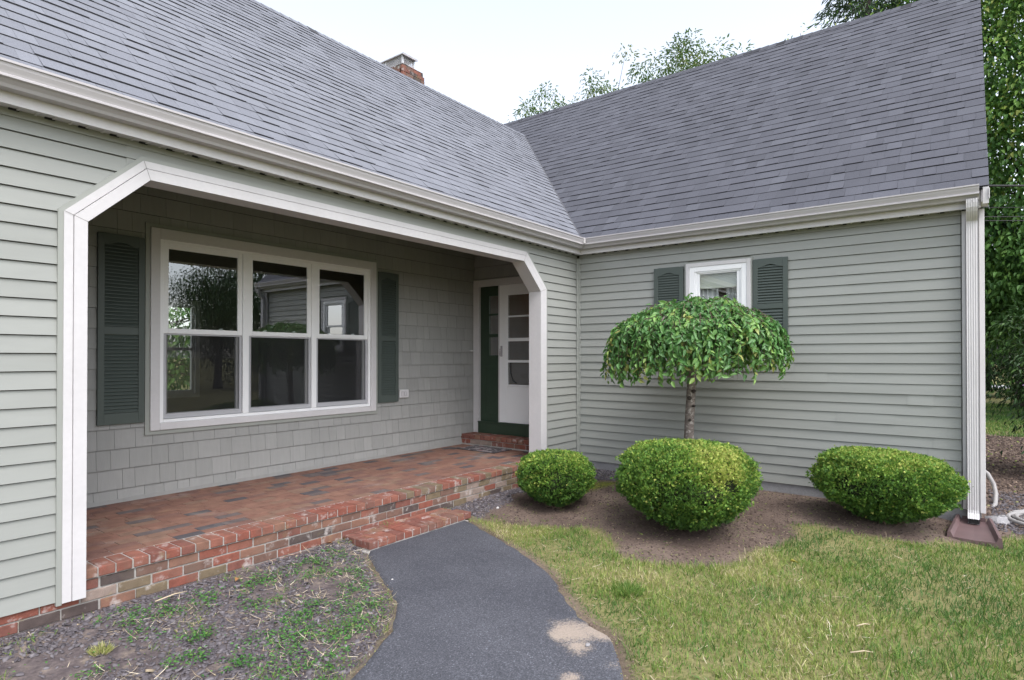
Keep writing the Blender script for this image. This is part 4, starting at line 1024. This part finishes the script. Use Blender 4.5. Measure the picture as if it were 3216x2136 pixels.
chips(x, y, rng.uniform(.006, .016, m) * (1 + .6 * (rng.random(m) < .12)), np.clip(rng.normal(.45, .22, m), 0, 1), 'slate_chips', M['slate'], 'purple grey slate chips covering the bed along the brick front', 'gravel')
x, y = scatter(2600, .05, 2.2, -5.4, -4.55); chips(x, y, rng.uniform(.008, .022, len(x)), np.clip(rng.normal(.4, .2, len(x)), 0, 1), 'side_gravel', M['slate'], 'grey gravel at the foot of the gable wall', 'gravel')
# grit and crumbs along both path edges
ii = rng.integers(0, nA, 5200); sd_ = rng.random(5200) < .4; base = np.where(sd_[:, None], LL[ii], RR[ii]); x = base[:, 0] + rng.normal(0, .045, 5200); y = base[:, 1] + rng.normal(0, .045, 5200); k = in_view(x, y, .8); x, y = x[k], y[k]
chips(x, y, rng.uniform(.0015, .006, len(x)), np.clip(rng.normal(.7, .25, len(x)), 0, .94), 'path_grit', M['mulch'], 'grit and soil crumbs along the path edges', 'grit', lift=2.2)
# mulch crumbs and clippings of the bed
x, y = scatter(48000, -2.9, 9, -7.4, .0); k = (soft(BED, x, y) > .35) & ~((x > -.02) & (x < 8.8) & (y > -4.5)) & (soft(GRAV_R, x, y, .1, .1) < .5); x, y = x[k], y[k]; m = len(x)
chips(x, y, rng.uniform(.0025, .0125, m) * np.where(x > .5, 2.0, 1), np.clip(np.abs(rng.normal(.35, .3, m)), 0, 1), 'mulch', M['mulch'], 'brown soil crumbs and clippings in the planting bed', 'mulch')
x, y = scatter(5200, -3.2, .3, -4.9, .0); k = (soft(BED, x, y) > .3) & (x < -.02) & (fbm(x, y, 2.2, 91) > .42); x, y = x[k], y[k]; m = len(x)
strips('clippings', x, y, rng.uniform(.012, .045, m), rng.uniform(.002, .004, m), np.clip(rng.normal(.55, .25, m), 0, 1), M['grass'], 'green and yellow clippings scattered on the bed soil', 'clippings', .2, .005)
x, y = scatter(9000, -2.9, .2, -4.9, .0); k = (soft(BED, x, y) > .4) & (x < -.02) & (rng.random(len(x)) < .35 + .6 * (fbm(x, y, 1.8, 93) > .5)); x, y = x[k], y[k]; m = len(x)
strips('dead_needles', x, y, rng.uniform(.015, .06, m), rng.uniform(.0018, .0042, m), rng.random(m) ** 1.6 * .8, M['mulch'], 'brown dead twigs and needles littering the bed soil', 'litter', .2, .006)
# low weeds in the left gravel: small round leaves
WEEDS = [(-5.75, -.26, .13), (-5.55, -.30, .14), (-5.30, -.34, .16), (-5.10, -.32, .15), (-4.90, -.33, .13), (-5.24, -1.15, .20), (-5.02, -1.02, .18), (-4.85, -.92, .15), (-5.35, -1.50, .20), (-5.15, -1.42, .18), (-5.75, -.50, .10), (-5.6, -1.25, .12), (-4.45, -.30, .14), (-4.25, -.24, .12), (-4.62, -.42, .12), (-5.72, -.98, .10), (-4.55, -.85, .14), (-4.42, -.62, .12), (-4.72, -1.20, .16), (-4.95, -1.35, .16), (-5.55, -.75, .10), (-5.85, -1.45, .12), (-6.1, -.75, .08), (-5.1, -.65, .12), (-4.15, -.42, .10), (-5.5, -1.75, .2), (-5.9, -1.8, .2)]
x, y = scatter(60000, -7, -4, -2.2, .0); inf = np.zeros(len(x))
for (cx, cy, rad) in WEEDS: inf = np.maximum(inf, 1.25 - np.hypot((x - cx) / 1.25, y - cy) / rad)
k = left_side(x, y) & (segdist(x, y, PATH) > .01) & (y < -.03) & (rng.random(len(x)) < np.clip(inf, 0, 1) * np.clip((fbm(x, y, 9, 95) - .36) * 4, 0, 1) * .8 + .006); x, y = x[k], y[k]; m = len(x)
a = rng.random(m) * 2 * np.pi; D = np.stack([np.cos(a), np.sin(a), rng.uniform(-.1, .5, m)], 1); N = np.stack([rng.normal(0, .35, m), rng.normal(0, .35, m), np.ones(m)], 1)
Lw = rng.uniform(.010, .021, m); o = leaves_mesh(np.stack([x, y, gz(x, y) + rng.uniform(.008, .032, m)], 1), D, N, Lw, Lw * rng.uniform(.5, .75, m), np.clip(rng.normal(.4, .22, m) + .4 * (rng.random(m) < .06), 0, 1), 'weeds', M['clover'], None)
o['kind'] = 'stuff'; o['label'] = 'low green clover patches growing through the slate chips'; o['category'] = 'weeds'
x, y = scatter(16000, -7, -2.2, -2.2, .0); k = (left_side(x, y) | ((soft(BED, x, y) > .3) & (x < -1.9))) & ~inpoly(x, y, PATH) & (y < -.03) & in_view(x, y) & (fbm(x, y, 4, 97) > .57); x, y = x[k], y[k]; m = len(x)
o = blades_mesh(np.stack([x, y, gz(x, y)], 1), np.stack([rng.normal(0, .6, m), rng.normal(0, .6, m), np.ones(m)], 1), rng.uniform(.02, .055, m), rng.uniform(.0022, .0035, m), np.clip(rng.normal(.4, .2, m), 0, 1), 'sparse_grass', M['grass'])
o['kind'] = 'stuff'; o['label'] = 'sparse grass blades coming up through the slate chips'; o['category'] = 'grass'
# tufts
def tuft(label, cx, cy, n, rad, h, t0):
    a = rng.random(n) * 2 * np.pi; q = rad * np.sqrt(rng.random(n)); x, y = cx + q * np.cos(a), cy + q * np.sin(a)
    D = np.stack([np.cos(a) * q / rad * .9 + rng.normal(0, .25, n), np.sin(a) * q / rad * .9 + rng.normal(0, .25, n), np.ones(n)], 1)
    o = blades_mesh(np.stack([x, y, gz(x, y)], 1), D, rng.uniform(.5, 1, n) * h, rng.uniform(.0022, .0035, n), np.clip(rng.normal(t0, .12, n), 0, 1), 'grass_tuft', M['grass'])
    tag(o, label, 'grass tuft')
tuft('small yellowed grass tuft standing in the dark slate chips', -5.985, -.52, 200, .045, .06, .78)
tuft('thick green grass tuft at the lawn edge of the path', -3.42, -2.45, 420, .10, .09, .30)
# loose single things
def lump(name, label, cat, cx, cy, rad, mat, fl=.6, z=None, seed=1):
    r = random.Random(seed); mb = MB(); nu, nv = 9, 6; z = float(gz(cx, cy)) if z is None else z; rings = []
    for i in range(nv + 1):
        ph = math.pi * i / nv
        for j in range(nu):
            a = 2 * math.pi * j / nu; k = rad * r.uniform(.82, 1.12); mb.v.append((cx + k * math.sin(ph) * math.cos(a), cy + k * math.sin(ph) * math.sin(a) * .75, z + rad * fl * .6 + k * fl * math.cos(ph)))
    for i in range(nv):
        for j in range(nu): mb.f.append((i * nu + j, i * nu + (j + 1) % nu, (i + 1) * nu + (j + 1) % nu, (i + 1) * nu + j)); mb.t.append(.5); mb.m.append(0)
    return tag(mb.build(name, mat, None, smooth=True), label, cat)
lump('pebble', 'white pebble lying on the asphalt near the left path edge', 'pebble', -4.278, -.985, .010, M['pebble'], .5, -.204, 2)
lump('pebble', 'grey pebble on the sand patch of the path', 'pebble', -4.295, -2.64, .018, M['stone'], .55, -.204, 3)
lump('pebble', 'brown pebble at the lawn edge of the path', 'pebble', -4.05, -2.52, .018, M['mulch'], .7, -.21, 4)
lump('pebble', 'pale stone in the grass beside the brick step', 'pebble', -2.29, -.39, .020, M['pebble'], .6, None, 5)
lump('pebble', 'white chip among the purple slate', 'pebble', -4.78, -.20, .011, M['pebble'], .5, None, 6)
lump('stone', 'broken grey stone block behind the downspout corner', 'stone', .50, -4.60, .16, M['stone'], .45, -.27, 7)
def stick(label, p0, p1, rad=.004):
    a, b = Vector((*p0, float(gz(*p0)) + .035)), Vector((*p1, float(gz(*p1)) + .035)); mb = MB(); mb.tube([a, a.lerp(b, .6) + Vector((0, 0, .008)), b], [rad, rad * .9, rad * .6], 6)
    tag(mb.build('stick', M['straw'], None, smooth=True), label, 'stick')
stick('short pale stick on the lawn in front of the widest shrub', (-3.13, -3.82), (-3.06, -3.88))
stick('longer pale stick lying in the near lawn', (-3.52, -3.84), (-3.44, -3.94))
stick('bent dry stalk on the slate near the brick front', (-5.58, -.21), (-5.38, -.20), .004)
def leaf1(label, x, y, t, s=.05):
    a = rng.random() * 6; o = leaves_mesh(np.array([[x, y, float(gz(x, y)) + .02]]), np.array([[math.cos(a), math.sin(a), .1]]), np.array([[.2, .1, 1.]]), np.array([s]), np.array([s * .6]), np.array([t]), 'fallen_leaf', M['litterleaf'], None)
    tag(o, label, 'leaf')
leaf1('yellow fallen leaf at the front edge of the bed', -2.12, -3.22, .5, .07)
leaf1('brown curled leaf on the slate by the bricks', -5.02, -.19, .05, .06)
leaf1('green leaf lying on the splash block mouth', -.62, -4.45, 1.0, .07)
leaf1('orange brown leaf beside the left end of the brick step', -4.12, -.06, 0.0, .07)

# hose
hz = thing('garden_hose', 'pale garden hose arching behind the downspout corner', 'hose', (1.3, -4.5, -.2))
mb = MB(); mb.tube([(1.5, -4.46, .16), (1.48, -4.53, .10), (1.45, -4.58, .0), (1.40, -4.60, -.1), (1.3, -4.59, -.2), (1.15, -4.56, -.225)], .022, 10); mb.build('hose_arch', M['hose'], hz, smooth=True)
mb = MB()
for k, (rr_, zz) in enumerate(((.42, -.205), (.38, -.195), (.45, -.18))):
    mb.tube([(.85 + rr_ * math.cos(a / 24 * 2 * math.pi) * .9 - .12 * k, -5.12 + rr_ * math.sin(a / 24 * 2 * math.pi), zz) for a in range(25)], .018, 8)
mb.build('hose_coil', M['hose'], hz, smooth=True)

# ------------------------------------------------------------------ trees behind the house and across the yard
def crown(C0, rad, n_cl, per, cl_r, L, wr, mat, seed, droop=.7, hollow=.35, ragged=.35, parent=None, tj=.16, young=.1, lo=None, flat=.55):
    r = np.random.default_rng(seed); C0 = np.array(C0); rad = np.array(rad)
    d = nrm(r.normal(size=(n_cl, 3))); k = (hollow + (1 - hollow) * r.random(n_cl) ** .55) * (1 + ragged * (fbm(np.arctan2(d[:, 1], d[:, 0]) * 1.5 + 30, d[:, 2] * 2 + 30, 1.3, seed) - .5) * 2)
    cc_ = C0 + d * rad * k[:, None]
    if lo is not None: cc_[:, 2] = np.maximum(cc_[:, 2], lo + r.random(n_cl) * .6)
    c = np.repeat(cc_, per, 0); m = len(c); off = r.normal(size=(m, 3)) * np.array([1, 1, flat]) * cl_r; out = np.repeat(nrm(cc_ - C0 + np.array([0, 0, .01])), per, 0)
    off[:, 2] -= .35 * (off[:, 0] ** 2 + off[:, 1] ** 2) / max(cl_r, .01)
    P = c + off; D = nrm(off) * .7 + out * .35 + np.array([0, 0, -droop]) + r.normal(0, .3, (m, 3)); N = out * .5 + np.array([0, 0, .9]) + r.normal(0, .35, (m, 3))
    tt = np.repeat(np.clip(r.normal(.42, tj, n_cl) + .10 * d[:, 2], 0, 1), per) + r.normal(0, .10, m); tip = np.linalg.norm(off, axis=1) / cl_r
    tt = tt + young * np.clip(tip - 1.0, 0, 1.2) * (P[:, 2] > C0[2] - .4 * rad[2])
    Ls = r.uniform(.75, 1.25, m) * L; o = leaves_mesh(P, D, N, Ls, Ls * wr, np.clip(tt, 0, 1), 'crown', mat, parent, .18); return cc_
def tree(name, label, x, y, z0, C0, rad, tr, mat, seed, group, **kw):
    th = thing(name, label, 'tree', (x, y, z0), group); cc_ = crown(C0, rad, mat=mat, seed=seed, parent=th, **kw); r = random.Random(seed)
    mb = MB(); C0 = Vector(C0); tp = C0 + Vector((0, 0, rad[2] * .35)); b = Vector((x, y, z0 - .1)); mid = b.lerp(tp, .45) + Vector((r.uniform(-.2, .2), r.uniform(-.2, .2), 0))
    mb.tube([b, b + Vector((0, 0, .5)), mid, tp], [tr * 1.35, tr, tr * .75, tr * .2], 10)
    ids = [r.randrange(len(cc_)) for _ in range(70)]
    for i in ids:
        e = Vector(cc_[i]); f = min(max((e.z - b.z) / (tp.z - b.z) - .25, .22), .85); s = b.lerp(mid, f / .45) if f < .45 else mid.lerp(tp, (f - .45) / .55)
        mb.tube([s, s.lerp(e, .5) + Vector((0, 0, .25)), e], [tr * .24, tr * .11, .006], 5, caps=False)
    mb.build('trunk', M['darkbark'], th, smooth=True); return th
BG = 'trees rising behind the house'
tree('cherry_tree', 'tall broad leaved tree beyond the right house corner with a dark trunk', 18.6, -5.75, -.22, (16.4, -6.4, 8.4), (5.0, 5.6, 6.9), .20, M['broad'], 41, BG, n_cl=1350, per=105, cl_r=.60, L=.15, wr=.52, hollow=.6, ragged=.25, young=.22, lo=2.6, flat=.34, tj=.2, droop=.40)
tree('maple_tree', 'yellow green tree top just showing over the wing ridge', 11.3, -1.0, -.22, (11.2, -1.2, 7.6), (2.2, 3.0, 3.0), .14, M['broad'], 42, BG, n_cl=260, per=30, cl_r=.32, L=.11, wr=.42, young=.7, tj=.1)
tree('locust_tree', 'feathery pale green tree, largest of three above the roof valley', 17.2, 4.9, -.22, (17.2, 4.8, 11.0), (2.4, 2.5, 3.3), .16, M['locust'], 43, BG, n_cl=190, per=75, cl_r=.30, L=.16, wr=.42, ragged=.75, hollow=.3, tj=.2, droop=.3)
tree('locust_tree', 'thin airy tree crown between two others above the roof valley', 16.8, 8.6, -.22, (16.8, 8.5, 11.5), (1.7, 1.7, 2.8), .13, M['locust'], 44, BG, n_cl=75, per=62, cl_r=.28, L=.16, wr=.40, ragged=.8, hollow=.25, young=.4, droop=.3)
tree('locust_tree', 'sparse small tree top nearest the main roof ridge', 15.9, 11.4, -.22, (15.9, 11.3, 11.2), (1.4, 1.4, 3.0), .13, M['locust'], 45, BG, n_cl=80, per=62, cl_r=.28, L=.16, wr=.40, ragged=.8, hollow=.25, droop=.3)
def conifer(label, x, y, z0, H, r0, zlo, seed, group, dens=1.0):
    r = np.random.default_rng(seed); th = thing('spruce_tree', label, 'tree', (x, y, z0), group); mb = MB()
    mb.tube([(x, y, z0 - .1), (x, y, z0 + H * .5), (x, y, z0 + H)], [.28, .17, .03], 9); P = []; D = []; L = []; T = []
    z = zlo
    while z < z0 + H - .3:
        f = 1 - (z - z0) / H; nb = int(r.integers(4, 7)); a0 = r.random() * 6.28
        for b in range(nb):
            a = a0 + b / nb * 6.28 + r.normal(0, .2); Lb = (r0 * f ** .8) * r.uniform(.65, 1.1); pts = []
            for i in range(8):
                q = i / 7; rr_ = Lb * q; zz = z - .30 * rr_ * (1 - .55 * q) + r.normal(0, .03); pts.append(np.array([x + rr_ * math.cos(a + .1 * q), y + rr_ * math.sin(a + .1 * q), zz]))
            mb.tube([tuple(p) for p in pts], [.035 * f + .008, .03 * f + .008, .025 * f + .006, .02 * f + .006, .016, .012, .008, .005], 4, caps=False)
            sd = np.array([-math.sin(a), math.cos(a), 0]); shade = r.normal(.45, .18)
            ns = int(Lb * 42 * dens)
            for s in range(ns):
                q = .15 + .85 * r.random() ** .8; j = min(int(q * 7), 6); g = q * 7 - j; p = pts[j] * (1 - g) + pts[j + 1] * g
                w_ = (1 - q) * .9 + .25; off = sd * r.normal(0, .34) * w_ + np.array([math.cos(a), math.sin(a), 0]) * r.uniform(0, .2); P.append(p + off + np.array([0, 0, -abs(r.normal(0, .16))]))
                D.append(np.array([math.cos(a), math.sin(a), 0]) * r.uniform(.1, .8) + off * 1.2 + np.array([0, 0, -r.uniform(.1, 1.1)])); L.append(r.uniform(.14, .34)); T.append(np.clip(shade + r.normal(0, .2), 0, 1))
        z += .34
    mb.build('trunk', M['darkbark'], th, smooth=True); n = len(P)
    P, D, L, T = np.array(P), np.array(D), np.array(L), np.array(T); PP = np.concatenate([P, P + nrm(D) * L[:, None] * .3]); D2 = np.concatenate([D, nrm(D) + r.normal(0, .55, D.shape)])
    blades_mesh(PP, D2, np.concatenate([L, L * .7]), np.full(2 * n, .034) * r.uniform(.6, 1.2, 2 * n), np.concatenate([T, T]), 'crown', M['needle'], th, .4)
conifer('dark drooping spruce behind the right end of the wing ridge', 14.2, -1.9, -.22, 17, 4.4, 5.5, 51, BG)
conifer('dark evergreen far beyond the house corner behind the cherry trunk', 31, -5.0, -.22, 13, 3.8, 1.6, 52, BG, .7)
tree('hedge_tree', 'bushy dark tree in the far background right of the corner', 30, -8.2, -.22, (30, -8.4, 4.4), (3, 3.2, 4.4), .2, M['rhodo'], 53, BG, n_cl=260, per=30, cl_r=.5, L=.2, wr=.5)
FR = 'trees across the front yard'
tree('pine_tree', 'dark round tree mirrored in the left pane of the porch window', 8.6, -23.5, -.22, (8.6, -23.5, 4.3), (2.6, 2.4, 2.6), .2, M['rhodo'], 54, FR, n_cl=420, per=32, cl_r=.36, L=.16, wr=.3, hollow=.2, ragged=.5)
tree('oak_tree', 'low dark tree mirrored at the lower edge of the window', 4.2, -30, -.22, (4.2, -30, 3.2), (3.6, 2.5, 2.6), .22, M['rhodo'], 55, FR, n_cl=300, per=30, cl_r=.5, L=.2, wr=.45)
tree('oak_tree', 'wide dark tree mirrored beside the wing corner', 13.5, -27, -.22, (13.5, -27, 4.4), (4.2, 3, 4.2), .25, M['rhodo'], 56, FR, n_cl=420, per=30, cl_r=.5, L=.2, wr=.45)
tree('garden_tree', 'green tree seen through the house in the back window', -.2, 15, -.22, (-.2, 14, 2.4), (3.6, 2.2, 2.7), .2, M['broad'], 57, BG, n_cl=240, per=26, cl_r=.5, L=.18, wr=.5)
tree('hedge_tree', 'low dense dark thicket under the cherry tree', 25, -6.2, -.22, (25, -6.0, 1.9), (1.6, 3.4, 1.7), .12, M['rhodo'], 58, BG, n_cl=300, per=30, cl_r=.35, L=.15, wr=.5, ragged=.6)
# rhododendron at the right edge
rh = thing('rhododendron', 'dark leathery bush with a few purple blossoms at the right edge', 'bush', (3.95, -5.55, -.2))
cc_ = crown((3.95, -5.55, 1.35), (.85, .80, 1.15), 240, 30, .13, .085, .36, M['rhodo'], 61, droop=.25, hollow=.35, ragged=.3, parent=rh, tj=.2, young=.3)
rh.children[0].name = 'foliage'
mb = MB(); r_ = random.Random(3)
for i in range(40):
    e = Vector(cc_[r_.randrange(len(cc_))]); s = Vector((3.95 + r_.uniform(-.12, .12), -5.55 + r_.uniform(-.12, .12), -.22)); mb.tube([s, s.lerp(e, .5) + Vector((0, 0, .1)), e], [.02, .012, .005], 5, caps=False)
mb.build('stem', M['darkbark'], rh, smooth=True)
for (bx_, by_, bz_) in ((3.35, -5.02, 1.22), (3.38, -4.98, 1.05), (3.3, -5.1, 1.12)):
    n = 16; a = rng.normal(size=(n, 3)); L_ = np.full(n, .035); leaves_mesh(np.array([[bx_, by_, bz_]]) + nrm(a) * .012, a, rng.normal(size=(n, 3)), L_, L_ * .8, np.full(n, .5), 'blossom', M['petal'], rh)
# overhead wires right of the gable
for (zz, rad, lab) in ((.2845, .019, 'thick upper overhead cable right of the gable'), (.2485, .006, 'thin overhead cable just under the thick one'), (.2330, .008, 'upper of the two low thin overhead wires'), (.2265, .008, 'lower of the two low thin overhead wires')):
    c = CAM + Vector((1.29, -.05, zz)) * 11.0; d = Vector((.605, -.796, 0)); mb = MB()
    mb.tube([c + d * s + Vector((0, 0, .0006 * s * s)) for s in range(-14, 27, 2)], rad, 6); tag(mb.build('overhead_wire', M['wire'], None, smooth=True), lab, 'wire', 'overhead wires')
# pale driveway far behind
mb = MB(); mb.face([(34, -16, -.213), (38.5, -16, -.213), (38.5, 4, -.213), (34, 4, -.213)]); dv = mb.build('driveway', M['concrete'], None); dv['kind'] = 'structure'
